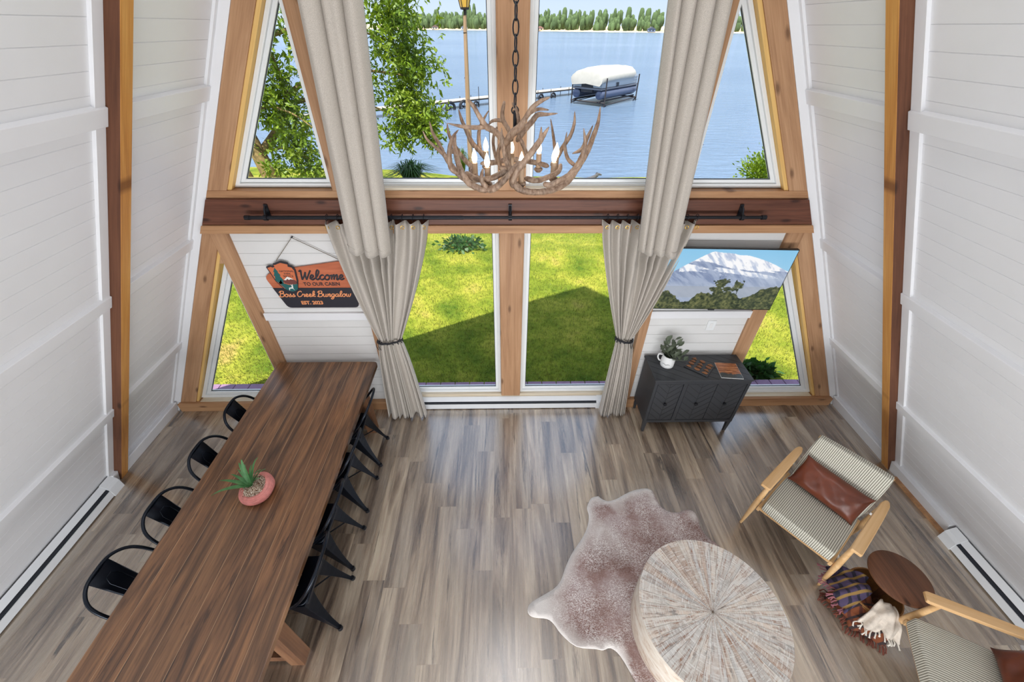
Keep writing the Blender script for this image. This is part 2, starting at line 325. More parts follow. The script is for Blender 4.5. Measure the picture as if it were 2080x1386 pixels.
for sd, nm in ((-1, 'left'), (1, 'right')):
    # rake timbers
    bar([(sd*rx(.14), .14), (sd*(rx(.14)-.175), .14), (sd*(rx(2.26)-.15), 2.26), (sd*rx(2.26), 2.26)], 0, .12, MT['cedar'], 'sloping cedar rake timber beside the lower %s window' % nm, (sd*rx(.14), .14), (sd*rx(2.26), 2.26))
    bar([(sd*rx(2.57), 2.57), (sd*(rx(2.57)-.155), 2.57), (sd*(rx(6.4)-.155), 6.4), (sd*rx(6.4), 6.4)], 0, .12, MT['cedar'], 'sloping cedar rake timber beside the upper %s window' % nm, (sd*rx(2.57), 2.57), (sd*rx(6.4), 6.4))
    # inner pine reveals along the rakes
    i0, i1 = rx(.14)-.175, rx(2.26)-.15
    bar([(sd*i0, .14), (sd*(i0-.03), .14), (sd*(i1-.03), 2.26), (sd*i1, 2.26)], .012, .12, MT['gold'], 'pale pine reveal inside the lower %s window' % nm, (sd*i0, .14), (sd*i1, 2.26), .002)
    i0, i1 = rx(2.57)-.155, rx(6.4)-.155
    bar([(sd*i0, 2.57), (sd*(i0-.034), 2.57), (sd*(i1-.034), 6.4), (sd*i1, 6.4)], .012, .12, MT['gold'], 'pale pine reveal inside the upper %s window' % nm, (sd*i0, 2.57), (sd*i1, 6.4), .002)
    # posts
    bar([(sd*2.461, .14), (sd*2.612, .14), (sd*2.612, 2.26), (sd*2.461, 2.26)], -.004, .12, MT['cedar'], 'upright cedar post between the white panel and lower %s window' % nm, (sd*2.461, .14), (sd*2.461, 2.26))
    bar([(sd*1.345, .14), (sd*1.435, .14), (sd*1.435, 2.26), (sd*1.345, 2.26)], -.003, .12, MT['cedar'], 'narrow cedar post behind the lower %s curtain' % nm, (sd*1.345, .14), (sd*1.345, 2.26))
    bar([(sd*1.352, 2.57), (sd*1.461, 2.57), (sd*1.461, 4.2), (sd*1.352, 4.2)], -.003, .12, MT['cedar'], 'upright cedar post behind the hanging %s upper curtain' % nm, (sd*1.352, 2.57), (sd*1.352, 4.2))
    # white battens on the gable panels
    s = MB(); s.box(*sorted((sd*1.43, sd*2.466)), -.004, .03, 1.305, 1.39); trim(s, MT['white'], 'white batten across the gable panel on the %s' % nm, bevel=.003)
    # sills
    s = MB(); s.box(*sorted((sd*1.15, sd*3.9)), -.03, .14, .115, .14); s.box(*sorted((sd*1.15, sd*3.93)), -.022, .14, .0, .115); trim(s, MT['cedarX'], 'cedar sill board at the foot of the gable wall, %s' % nm, bevel=.004)
    s = MB(); s.prism([(sd*2.6, .141), (sd*3.66, .141), (sd*3.655, .15), (sd*2.6, .15)], .0, .14); trim(s, MT['pale'], 'pale window board under the lower %s window' % nm)
    # rafters: amber inner face, darker brown side faces
    dy0, dy1 = -.935, -.845
    p0 = Vector((sd*rx(-.02), 0, -.02)); p1 = Vector((sd*rx(6.6), 0, 6.6)); d = (p1-p0).normalized(); xa = Vector((0, 1, 0)).cross(d)
    Rm = Matrix((xa, Vector((0, 1, 0)), d)).transposed().to_4x4(); Rm.translation = Vector((sd*W, 0, 0)); inv = Rm.inverted()
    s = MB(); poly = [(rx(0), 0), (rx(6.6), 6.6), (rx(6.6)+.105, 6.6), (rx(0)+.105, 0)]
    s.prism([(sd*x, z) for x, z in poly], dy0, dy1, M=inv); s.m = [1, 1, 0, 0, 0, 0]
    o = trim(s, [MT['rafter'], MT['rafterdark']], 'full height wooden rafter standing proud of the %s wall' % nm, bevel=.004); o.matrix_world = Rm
    # battens on the sloped walls
    def slope_box(s, z0, z1, y0, y1, pr, back=.02):
        n_ = (1/SL, K/SL)
        a0 = (W2-K*z0, z0); a1 = (W2-K*z1, z1)
        poly = [(a0[0]-pr*n_[0], a0[1]-pr*n_[1]), (a1[0]-pr*n_[0], a1[1]-pr*n_[1]), (a1[0]+back*n_[0], a1[1]+back*n_[1]), (a0[0]+back*n_[0], a0[1]+back*n_[1])]
        s.prism([(sd*x, z) for x, z in poly], y0, y1)
    for zc in (1.01, 2.14, 3.28, 4.42, 5.56):
        s = MB(); slope_box(s, zc-.045, zc+.045, -7.0, -.937, .03); trim(s, MT['white'], 'white batten %s on the %s wall, camera side of the rafter' % ({1.01: 'lowest', 2.14: 'second from the floor', 3.28: 'third from the floor', 4.42: 'fourth', 5.56: 'topmost'}[zc], nm), bevel=.003)
        s = MB(); slope_box(s, zc-.045, zc+.045, -.843, .0, .03); trim(s, MT['white'], 'white batten %s on the %s wall, window side of the rafter' % ({1.01: 'lowest', 2.14: 'second from the floor', 3.28: 'third from the floor', 4.42: 'fourth', 5.56: 'topmost'}[zc], nm), bevel=.003)
    s = MB(); slope_box(s, .16, 6.6, -1.005, -.937, .018); trim(s, MT['white'], 'white edge strip along the camera side of the %s rafter' % nm, bevel=.002)
    s = MB(); slope_box(s, .16, 6.6, -.035, .0, .018); s.prism([(sd*(rx(-.02)), -.02), (sd*(rx(-.02)+.2), -.02), (sd*(rx(6.6)+.2), 6.6), (sd*rx(6.6), 6.6)], -.004, .13); trim(s, MT['white'], 'white edge strip where the %s wall meets the gable' % nm, bevel=.002)
    # baseboards
    s = MB(); xw = rx(0, W2)
    s.prism([(sd*(W+.01), 0), (sd*(W-.055), .155), (sd*(W-.045), .16), (sd*(W2+.02), .16), (sd*(W2+.02), 0)], -.84, -.02); s.prism([(sd*(W+.01), 0), (sd*(W-.055), .155), (sd*(W2+.02), .155), (sd*(W2+.02), 0)], -1.62 if sd > 0 else -1.0, -.94)
    struct('baseboard_%s' % nm, s, MT['white'], 'white baseboard along the %s wall' % nm, 'baseboard', bevel=.002)
    s = MB(); s.prism([(sd*(W+.008), .158), (sd*(W+.008), .1625), (sd*(W2), .1625), (sd*(W2), .158)], -.84, -.02); trim(s, MT['slot'], 'thin dark gap above the %s baseboard' % nm)
s = MB(); s.box(3.935, 3.975, -1.63, -1.04, 0, .03); trim(s, MT['cedarX'], 'bare wood strip on the floor by the right baseboard')
# beam across the gable
s = MB(); s.prism([(-rx(2.53), 2.53), (rx(2.53), 2.53), (rx(2.592), 2.592), (-rx(2.592), 2.592)], -.006, .12); trim(s, MT['cedarX'], 'upper cedar board above the dark cross beam', bevel=.003)
s = MB(); s.prism([(-rx(2.315)+.01, 2.315), (rx(2.315)-.01, 2.315), (rx(2.53)-.01, 2.53), (-rx(2.53)+.01, 2.53)], -.035, .12); trim(s, MT['beamX'], 'dark stained cross beam behind the curtain rod', bevel=.004)
s = MB(); s.prism([(-rx(2.246)+.012, 2.246), (rx(2.246)-.012, 2.246), (rx(2.315)-.012, 2.315), (-rx(2.315)+.012, 2.315)], -.055, .12); trim(s, MT['cedarX'], 'lower cedar board under the dark cross beam', bevel=.003)
# centre post
bar([(-.111, 2.592), (.113, 2.592), (.113, 6.5), (-.111, 6.5)], 0, .12, MT['cedar'], 'central cedar post between the upper windows', (0, 2.592), (0, 6.5))
bar([(-.109, .205), (.114, .205), (.114, 2.246), (-.109, 2.246)], -.012, .12, MT['cedar'], 'central cedar post between the lower windows', (.002, .2), (.002, 2.246), .012)
s = MB(); s.box(-1.345, 1.345, .03, .14, .1, .203); trim(s, MT['pale'], 'pale window board below the two middle windows', bevel=.003)
s = MB(); s.box(-1.345, 1.345, .005, .14, 2.592, 2.612); trim(s, MT['pale'], 'pale window board under the upper middle windows', bevel=.002)
# windows
def window(n, label, poly, fr, y0=.075, y1=.125, yg=.1):
    """poly: outer outline in XZ (ccw); frame of two stepped rings and one pane"""
    w_ = thing('window_%d' % n, label, 'window', (poly[0][0], .1, poly[0][1])); w_['kind'] = 'structure'; ox, oz = poly[0]
    def inset(P, d):
        out = []; n_ = len(P)
        for i in range(n_):
            a, b, c = [np.array(P[(i+j) % n_]) for j in (-1, 0, 1)]
            u = (b-a)/np.linalg.norm(b-a); v = (c-b)/np.linalg.norm(c-b); nu = np.array([-u[1], u[0]]); nv = np.array([-v[1], v[0]])
            A = np.array([nu, nv]); rhs = np.array([nu@b+d, nv@b+d]); out.append(tuple(np.linalg.solve(A, rhs)))
        return out
    P0 = poly; P1 = inset(poly, fr*.5); P2 = inset(poly, fr)
    s = MB()
    def ring(Pa, Pb, ya, yb):
        n_ = len(Pa); vs = [(x-ox, y-.1, z-oz) for P, y in ((Pa, ya), (Pb, ya), (Pb, yb), (Pa, yb)) for x, z in P]
        fs = [(a*n_+i, a*n_+(i+1) % n_, ((a+1) % 4)*n_+(i+1) % n_, ((a+1) % 4)*n_+i) for a in range(4) for i in range(n_)]; s.add(vs, fs)
    ring(P0, P1, y0-.015, y1); ring(P1, P2, y0+.006, y1)
    s.build('window_frame', MT['vinyl'], w_, bevel=.003)
    s = MB(); s.add([(x-ox, yg-.1, z-oz) for x, z in P2], [tuple(range(len(P2)))]); s.build('window_pane', MT['glass'], w_)
    s = MB(); P3 = inset(P2, -.002); P4 = inset(P2, .005); ring(P3, P4, yg-.004, yg+.004); s.build('pane_seal', MT['slot'], w_)
i0 = lambda z: rx(z)-.155-.034
j0 = lambda z: rx(z)-.175-.03
window(1, 'tall upper left side window looking onto tree trunks', [(-i0(2.6), 2.6), (-1.461, 2.6), (-1.461, 4.0)], .058)
window(2, 'upper middle left window with the lamp post behind it', [(-1.352, 2.6), (-.111, 2.6), (-.111, 4.9), (-1.352, 4.9)], .06)
window(3, 'upper middle right window with the covered boat behind it', [(.113, 2.6), (1.352, 2.6), (1.352, 4.9), (.113, 4.9)], .06)
window(4, 'tall upper right side window looking onto open water', [(1.461, 2.6), (i0(2.6), 2.6), (1.461, 4.0)], .058)
window(5, 'lower left side window beside the dining chairs', [(-j0(.15), .15), (-2.605, .15), (-2.605, 2.0)], .075)
window(6, 'lower middle left window onto the lawn', [(-1.345, .203), (-.109, .203), (-.109, 2.26), (-1.345, 2.26)], .062)
window(7, 'lower middle right window onto the lawn', [(.114, .203), (1.345, .203), (1.345, 2.26), (.114, 2.26)], .062)
window(8, 'lower right side window behind the black cabinet', [(2.605, .15), (j0(.15), .15), (2.605, 2.0)], .075)
# small infill at the tips of the side windows
for sd in (-1, 1):
    s = MB(); s.prism([(sd*2.55, 1.93), (sd*(rx(1.93)-.1), 1.93), (sd*(rx(2.25)-.08), 2.25), (sd*2.55, 2.25)], .015, .118); trim(s, MT['cedar'], 'cedar wedge above the tip of the lower %s window' % ('left' if sd < 0 else 'right'))
    s = MB(); s.prism([(sd*1.0, 4.0), (sd*(i0(4.0)+.1), 4.0), (sd*.05, 6.6), (sd*.05, 4.88), (sd*1.0, 4.88)], .06, .12); trim(s, MT['white'], 'white panel above the upper %s windows' % ('left' if sd < 0 else 'right'))
# ================================================================ OUTSIDE
def gz(x, y):
    y = np.asarray(y, float); return np.interp(y, [0, 5, 9, 15, 16.6, 17.6, 30], [-.35, -.4, -.8, -1.7, -1.95, -2.15, -3.0]) + .02*np.sin(np.asarray(x)*1.3+y*.7)
def shore_y(x): return np.interp(x, [-14, -5.5, -4.2, -2.3, 3, 14], [17.9, 17.6, 17.1, 16.35, 16.3, 16.0])
nx, ny = 90, 80; X, Y = np.meshgrid(np.linspace(-26, 26, nx), np.linspace(.13, 20, ny)); Yw = Y + (shore_y(X)-16.6)*np.clip((Y-9)/7, 0, 1)
s = MB(); s.add(list(zip(X.ravel(), Yw.ravel(), gz(X, Y).ravel())), [(j*nx+i, j*nx+i+1, (j+1)*nx+i+1, (j+1)*nx+i) for j in range(ny-1) for i in range(nx-1)])
o = struct('lawn', s, MT['lawn'], 'sunlit green lawn sloping from the house to the lake', 'lawn', smooth=True, sharp=180)
s = MB(); s.add([(-900, 12, -2), (900, 12, -2), (900, 1500, -2), (-900, 1500, -2)], [(0, 1, 2, 3)]); struct('lake', s, MT['water'], 'wide blue rippled lake beyond the lawn', 'lake')
s = MB()
for i in range(42):
    x = -4.15+i*.2; s.box(x+.004, x+.194, .42, .69, -.40, -.235)
struct('brick_border', s, MT['brick'], 'purple brick border along the foot of the house outside', 'brick border', bevel=.006)
s = MB(); s.box(-4.3, 4.3, .14, .44, -.42, -.26); struct('foundation_ledge', s, MT['brick'], 'flat ledge between the windows and brick border', 'ledge')
# grass blades (stuff)
n = 90000
yy = .72+9.5*rng.random(n)**1.25; xx = (rng.random(n)*2-1)*(4.6+.45*yy); zz = gz(xx, yy); h = .028+.035*rng.random(n); a_ = rng.random(n)*2*pi; wd = .0035+.003*rng.random(n)
keep = ~((np.abs(xx) < 4.25) & (yy < .7)); xx, yy, zz, h, a_, wd = [q[keep] for q in (xx, yy, zz, h, a_, wd)]; n = len(xx)
lean = .03*rng.random(n); b_ = rng.random(n)*2*pi
V = np.zeros((n, 3, 3)); V[:, 0] = np.stack([xx-wd*np.cos(a_), yy-wd*np.sin(a_), zz], 1); V[:, 1] = np.stack([xx+wd*np.cos(a_), yy+wd*np.sin(a_), zz], 1)
V[:, 2] = np.stack([xx+lean*np.cos(b_), yy+lean*np.sin(b_), zz+h], 1)
def rawmesh(name, V, k, mat, parent=None):
    me = bpy.data.meshes.new(name); nv = V.reshape(-1, 3); nf = len(nv)//k
    me.vertices.add(len(nv)); me.vertices.foreach_set('co', nv.ravel()); me.loops.add(len(nv)); me.loops.foreach_set('vertex_index', np.arange(len(nv), dtype=np.int32))
    me.polygons.add(nf); me.polygons.foreach_set('loop_start', np.arange(0, nf*k, k, dtype=np.int32)); me.update(calc_edges=True); me.validate()
    me.materials.append(mat); o = bpy.data.objects.new(name, me); C.objects.link(o); o.parent = parent; return o
o = rawmesh('grass', V, 3, MT['grassblade']); tag(o, 'short green blades of grass growing all over the lawn', 'grass', kind='stuff')
# leaves helper: elongated four sided leaf cards with a fold, each a quad
def leaves(P, D, ln, wd, droop=.3):
    n = len(P); D = D/np.linalg.norm(D, axis=1, keepdims=True); up = rng.normal(size=(n, 3)); S_ = np.cross(D, up); S_ /= np.linalg.norm(S_, axis=1, keepdims=True)
    l = ln*(.7+.6*rng.random((n, 1))); w_ = wd*(.7+.6*rng.random((n, 1))); V = np.zeros((n, 4, 3))
    V[:, 0] = P; V[:, 1] = P+D*l*.45+S_*w_; V[:, 2] = P+D*l+np.array([0, 0, -1])*l*droop*.3; V[:, 3] = P+D*l*.45-S_*w_; return V
# big lakeside tree at the left
tr = thing('leafy_tree', 'big leafy tree with mossy trunks at the left of the lawn', 'tree', (-8.3, 11.3, float(gz(-8.3, 11.3))-.02))
o0 = np.array(tr.location)
def trunk(pts, name='trunk'):
    s = MB(); c = curve([(p[0]-o0[0], p[1]-o0[1], p[2]-o0[2], p[3]) for p in pts], 6); s.tube([q[:3] for q in c], [float(q[3]) for q in c], 10)
    return s.build(name, MT['bark'], tr, smooth=True, sharp=180)
trunk([(-8.0, 11.3, -1.2, .30), (-8.35, 11.4, .3, .24), (-8.7, 11.6, 1.6, .2), (-8.9, 11.8, 3.2, .17), (-9.0, 12, 5.5, .1)])
trunk([(-8.7, 11.0, -1.2, .3), (-9.0, 11.0, .0, .27), (-9.6, 11.0, 1.5, .22), (-10.2, 11, 3.5, .15)])
trunk([(-8.35, 11.4, .1, .16), (-7.6, 12, 1.0, .12), (-7.2, 12.2, 1.8, .1), (-7.5, 12.4, 3.4, .07)], 'branch')
brs = [[(-8.9, 11.8, 2.4, .10), (-7.6, 12.0, 3.2, .07), (-5.5, 12.2, 3.7, .05), (-3.6, 12.3, 3.3, .02)], [(-7.2, 12.2, 1.8, .09), (-5.8, 12.2, 2.5, .06), (-4.2, 12.2, 2.5, .04), (-2.6, 12.1, 2.3, .015)],
       [(-7.2, 12.2, 1.6, .08), (-5.6, 12, 1.8, .05), (-4.2, 11.9, 1.5, .03), (-2.9, 11.9, .9, .015)], [(-8.6, 11.5, 2.0, .09), (-7.8, 11.4, 3.0, .06), (-7.4, 11.2, 4.2, .04), (-7.0, 11, 5.4, .02)],
       [(-8.4, 11.5, 1.0, .08), (-7.6, 11.2, 1.6, .05), (-6.7, 11.0, 1.5, .03), (-6.0, 11, 1.0, .012)], [(-8.9, 11.8, 3.0, .08), (-8.2, 12, 4.2, .05), (-6.5, 12.3, 5.0, .03), (-4.6, 12.3, 4.9, .015)], [(-8.0, 11.4, .3, .05), (-7.3, 11.3, .4, .03), (-6.6, 11.2, .1, .012)]]
for b in brs: trunk(b, 'branch')
P = []; D = []
def spray(c, rad, n, dirn=(0, 0, -.25)):
    for _ in range(int(n*1.35)):
        p = np.array(c)+rng.normal(size=3)*np.array(rad); k = rng.integers(5, 10); d = rng.normal(size=3)*.7+np.array(dirn)
        d /= np.linalg.norm(d)
        for q in range(k):
            pp = p+d*q*.05; P.append(pp); D.append(d+rng.normal(size=3)*.75)
for c, r_, n_ in [((-3.2, 12.2, 4.7), (.45, .5, .3), 110), ((-3.4, 12.2, 3.9), (.35, .5, .28), 110), ((-3.15, 12.2, 3.15), (.45, .4, .25), 120), ((-2.95, 12.1, 2.55), (.42, .4, .22), 120), ((-3.3, 12.1, 2.0), (.3, .4, .2), 90), ((-3.0, 12.0, 1.35), (.42, .4, .25), 190),
                ((-2.75, 12.0, .95), (.28, .3, .16), 90), ((-2.45, 12.0, .6), (.1, .3, .18), 35), ((-3.6, 12, .75), (.2, .3, .25), 60), ((-8.0, 11.6, 4.6), (.7, .6, .5), 180), ((-7.9, 11.5, 3.4), (.45, .6, .5), 240), ((-8.0, 11.2, 2.4), (.3, .4, .35), 150), ((-7.4, 11.4, 1.9), (.45, .5, .4), 190),
                ((-7.0, 11.5, 1.2), (.4, .5, .3), 130), ((-7.0, 11.3, .4), (.4, .4, .25), 90), ((-6.8, 11.2, -.15), (.35, .3, .18), 70), ((-7.7, 11, .0), (.2, .2, .2), 22), ((-6.2, 12.2, 3.2), (.8, .6, .6), 150), ((-5.0, 12.2, 2.6), (.7, .5, .6), 150), ((-4.6, 12.2, 4.4), (.9, .5, .5), 150), ((-5, 12, 1.3), (.6, .4, .4), 80), ((-9.2, 11.6, 2.2), (.4, .4, .6), 90)]: spray(c, r_, n_)
rawmesh('foliage', leaves(np.array(P)-o0, np.array(D), .17, .036), 4, MT['leaf'], tr)
s = MB(); s.box(-9.2, -7.55, 10.75, 10.85, .0, .09, M=Matrix.Translation((0, 0, -.48)) @ Matrix.Rotation(0, 4, 'Y')); o = s.build('wooden_plank', plain('mossy_plank', (150, 146, 84), .8), bevel=.005); tag(o, 'mossy plank fixed across the tree trunks at the left', 'plank')
# clumps of upright grassy blades, built as quads
def clump(name, label, cat, loc, n, h, spread, ln, wd, mat, upb=1.0, group=None, quad=True):
    t_ = thing(name, label, cat, loc, group=group); a = rng.random(n)*2*pi; r_ = spread*np.sqrt(rng.random(n))
    V = []
    for i in range(n):
        d = np.array([cos(a[i])*r_[i]*1.0, sin(a[i])*r_[i]*1.0, 0]); hh = h*(.6+.5*random.random()); base = d*.25; side = np.array([-sin(a[i]), cos(a[i]), 0])*wd
        m1 = base+np.array([d[0]*.5, d[1]*.5, hh*.7]); tip = base+np.array([d[0]*1.6, d[1]*1.6, hh*(.95-.5*r_[i]/max(spread, .01))])
        V += [[base-side, base+side, m1+side, m1-side], [m1-side, m1+side, tip+side*.1, tip-side*.1]]
    rawmesh('blades', np.array(V), 4, mat, t_); return t_
clump('reed_clump', 'dark green clump of tall grassy leaves at the water edge', 'reeds', (-3.85, 14.0, float(gz(-3.85, 14.0))), 340, 1.15, .75, .1, .018, MT['dkleaf'])
clump('reed_clump', 'slim green plants around the foot of the lamp post', 'reeds', (-1.9, 15.6, float(gz(-1.9, 15.3))), 120, 1.5, .3, .1, .015, MT['leaf'])
def bush(name, label, loc, R_, n, ln, wd, mat, stem=True, cat='shrub', hh=1.0):
    t_ = thing(name, label, cat, loc); P = rng.normal(size=(n, 3))*np.array([R_[0], R_[1], R_[2]])*.45+np.array([0, 0, R_[2]*hh]); P[:, 2] = np.maximum(P[:, 2], .02)
    D_ = P-np.array([0, 0, R_[2]*.5])+rng.normal(size=(n, 3))*.3*R_[0]; rawmesh('foliage', leaves(P, D_, ln, wd), 4, mat, t_)
    if stem:
        s = MB()
        for k in range(6):
            a = k*1.05; s.tube([(0, 0, -.02), (cos(a)*R_[0]*.3, sin(a)*R_[1]*.3, R_[2]*.6), (cos(a)*R_[0]*.5, sin(a)*R_[1]*.5, R_[2]*1.2)], [.012, .009, .004], 5)
        s.build('stems', MT['bark'], t_, smooth=True)
    return t_
bush('shrub', 'sunlit bush at the shore seen in the upper right window', (10.1, 12.9, float(gz(10.1, 12.9))), (.75, .7, .65), 1500, .16, .04, MT['leaf'])
for i, (x, y, r_, lb) in enumerate([(2.92, .92, .17, 'leftmost broad leaved plant behind the brick border at right'), (3.27, .95, .23, 'tallest broad leaved plant behind the brick border at right'), (3.62, .9, .18, 'broad leaved plant behind the brick border nearest the right corner')]):
    bush('garden_plant', lb, (x, y, float(gz(x, y))), (r_, r_*.6, r_*.6), 260, .11, .035, MT['dkleaf'], cat='plant')
bush('garden_plant', 'low spread of dark green leaves on the lawn beside the left curtain', (-1.02, 5.35, float(gz(-1.0, 5.35))), (.42, .3, .12), 330, .12, .03, MT['dkleaf'], cat='plant')  # low spread of dark leaf cards on the grass
# lamp post on the shore
lp = thing('lamp_post', 'tall wooden lamp post with a lantern standing at the shore', 'lamp post', (-1.52, 15.85, float(gz(-1.5, 15.6))-.05)); lz = lp.location.z
s = MB(); s.tube([(0, 0, 0), (.0, 0, .407-lz), (.06, 0, 3.55-lz), (.075, 0, 3.98-lz)], [.115, .105, .07, .065], 12); s.build('post', wood('lamp_post_wood', (136, 106, 82), (160, 130, 104), (176, 148, 122), 'Z', .8, knots=False), lp, smooth=True)
dm = plain('lantern_metal', (44, 36, 32), .5, metal=.4); s = MB(); z0 = 4.0-lz; s.lathe([(.05, -.06), (.055, .12), (.16, .14), (.165, .2)], (.08, 0, z0), 6); 
for k in range(6):
    a = 2*pi*k/6; s.tube([(.08+.16*cos(a), .16*sin(a), z0+.19), (.08+.33*cos(a), .33*sin(a), z0+.88)], .013, 5)
s.build('lantern_frame', dm, lp); s = MB(); s.lathe([(.33, .86), (.36, .9), (.05, 1.2), (.0, 1.3)], (.08, 0, z0), 6); s.build('lantern_roof', dm, lp)
s = MB(); s.tube([(.05, 0, -.55+z0), (.05, 0, -.53+z0)], .078, 12); s.build('post_band', dm, lp)
s = MB(); s.lathe([(.15, .2), (.315, .87)], (.08, 0, z0), 6, cap=False); s.build('lantern_glass', plain('amber_glass', (226, 176, 84), .3, var=.15), lp)
# dock
dk = thing('dock', 'long pale wooden dock on posts reaching into the lake', 'dock', (-7, 34, -2)); s = MB()
A = Vector((-14.5, 28.8, -1.4)); B = Vector((8.6, 47.6, -1.4)); d = (B-A).normalized(); nrm = Vector((-d.y, d.x, 0)); Lk = (B-A).length; q = 0
while q < Lk:
    c = A+d*q-Vector(dk.location); s.add([c-nrm*.55, c+nrm*.55, c+nrm*.55+d*.13, c-nrm*.55+d*.13, c-nrm*.55-Vector((0, 0, .05)), c+nrm*.55-Vector((0, 0, .05)), c+nrm*.55+d*.13-Vector((0, 0, .05)), c-nrm*.55+d*.13-Vector((0, 0, .05))],
        [(0, 1, 2, 3), (7, 6, 5, 4), (0, 4, 5, 1), (3, 2, 6, 7), (0, 3, 7, 4), (1, 5, 6, 2)]); q += .142
s.build('deck', plain('dock_boards', (176, 166, 152), .8, var=.08, vscale=2), dk)
pm = plain('dock_steel', (52, 48, 50), .6); s = MB()
for sd in (-.5, .5):
    a = A+nrm*sd-Vector(dk.location)-Vector((0, 0, .1)); s.tube([a, a+d*Lk], .05, 6)
s.build('side_rail', pm, dk)
dist = [1.5, 4.5, 8.6, 12.2, 14.2, 15.4, 22.6, 24.4, 27.0, 29.3]
for i, q in enumerate(dist):
    for sd in (-.6, .6):
        a = A+d*q+nrm*sd-Vector(dk.location); s = MB(); s.tube([a+Vector((0, 0, .9 if i in (2, 5) and sd < 0 else .15)), a+Vector((0, 0, -1.2))], .03, 6); s.build('post', pm, dk)
for q, nm in ((12.2, 'w'), (13.6, 'w'), (14.9, 'w'), (22.8, 'w'), (24.5, 'w')):
    a = A+d*q-nrm*.85-Vector(dk.location)+Vector((0, 0, -.45)); s = MB(); r_ = .42 if q < 14 else .28
    s.tube([a+Vector((cos(t)*r_*d.x, cos(t)*r_*d.y, sin(t)*r_)) for t in np.linspace(0, 2*pi, 18, endpoint=False)], r_*.28, 8, closed=True); s.tube([a-nrm*.05, a+nrm*.3], .05, 6)
    for k in range(5):
        t = k*2*pi/5; s.tube([a, a+Vector((cos(t)*r_*d.x, cos(t)*r_*d.y, sin(t)*r_))], .03, 5)
    s.build('wheel', plain('tyre', (30, 30, 36), .7), dk, smooth=True)
# boat lift and pontoon boat
bx, by = 9.75, 41.3; rz = radians(48)
bl = thing('boat_lift', 'steel boat lift standing in the lake under the pontoon boat', 'boat lift', (bx, by, -2), rz); s = MB()
for x in (-2.5, 2.4):
    for y in (-1.45, 1.45): s2 = MB(); s2.tube([(x, y, -.7), (x, y, 1.9)], .05, 6); s2.build('post', pm, bl)
    s.tube([(x, -1.5, .25), (x, 1.5, .25)], .06, 6); s.tube([(x, -1.4, .2), (x*.6, -1.4, -.5)], .04, 6)
for y in (-1.1, 1.1): s.tube([(-2.7, y, .35), (2.6, y, .35)], .07, 6); s.tube([(-2.5, y*1.3, .1), (2.4, y*1.3, .25)], .04, 6)
s.build('cradle_frame', pm, bl)
bl.scale = (1.22, 1.22, 1.15); bt = thing('pontoon_boat', 'pontoon boat under a cream canvas cover on the lift', 'boat', (bx, by, -2), rz); bt.scale = (1.22, 1.22, 1.15)
for y in (-1.0, 1.0):
    s = MB(); s.tube([(-2.7, y, .78), (-2.6, y, .78), (2.3, y, .78), (2.8, y, .86), (3.05, y, 1.0)], [.2, .33, .33, .27, .05], 14); s.build('pontoon', plain('pontoon_metal', (92, 100, 124), .3, metal=.5), bt, smooth=True)
s = MB(); s.box(-2.8, 2.9, -1.25, 1.25, 1.1, 1.22); s.build('deck', plain('boat_deck', (120, 120, 128), .5), bt, bevel=.02)
s = MB(); s.box(-2.75, 2.6, -1.22, -1.18, 1.25, 1.85); s.box(-2.75, 2.6, 1.18, 1.22, 1.25, 1.85); s.box(-2.75, -2.71, -1.2, 1.2, 1.25, 1.85)
for z in (1.35, 1.55, 1.75): s.box(-2.8, 2.65, -1.26, -1.23, z-.02, z+.02)
s.build('fence_panels', plain('boat_fence', (176, 182, 190), .4), bt)
s = MB(); s.box(-2.78, -2.6, -.5, .5, .9, 1.5); s.build('motor_cover', plain('motor_black', (36, 36, 42), .4), bt, bevel=.03)
s = MB(); s.box(-.7, -.4, -1.3, -1.27, 1.25, 1.5); s.build('fender', MT['slot'], bt, bevel=.01)
s = MB(); prof = []; xs = [-3.0, -2.95, -2.0, 0, 1.8, 2.7, 3.35, 3.5]; hw = [1.2, 1.34, 1.36, 1.36, 1.33, 1.05, .55, .2]; tp = [2.15, 2.34, 2.45, 2.5, 2.46, 2.36, 2.26, 2.14]
rings = []
for x, h_, z_ in zip(xs, hw, tp):
    r = []
    for k in range(17):
        t = -1+2*k/16; yy_ = h_*math.copysign(abs(t)**.8, t); zz_ = z_-(abs(t)**3.2)*.52-.03*sin(k*2.1+x*3); r.append(Vector((x, yy_, zz_)))
    r += [Vector((x, h_*.97, z_-.78)), Vector((x, 0, z_-.66)), Vector((x, -h_*.97, z_-.78))]; rings.append(r)
s.loft(rings); s.build('canvas_cover', plain('canvas', (178, 174, 166), .85, var=.07, vscale=3), bt, smooth=True, sharp=60)
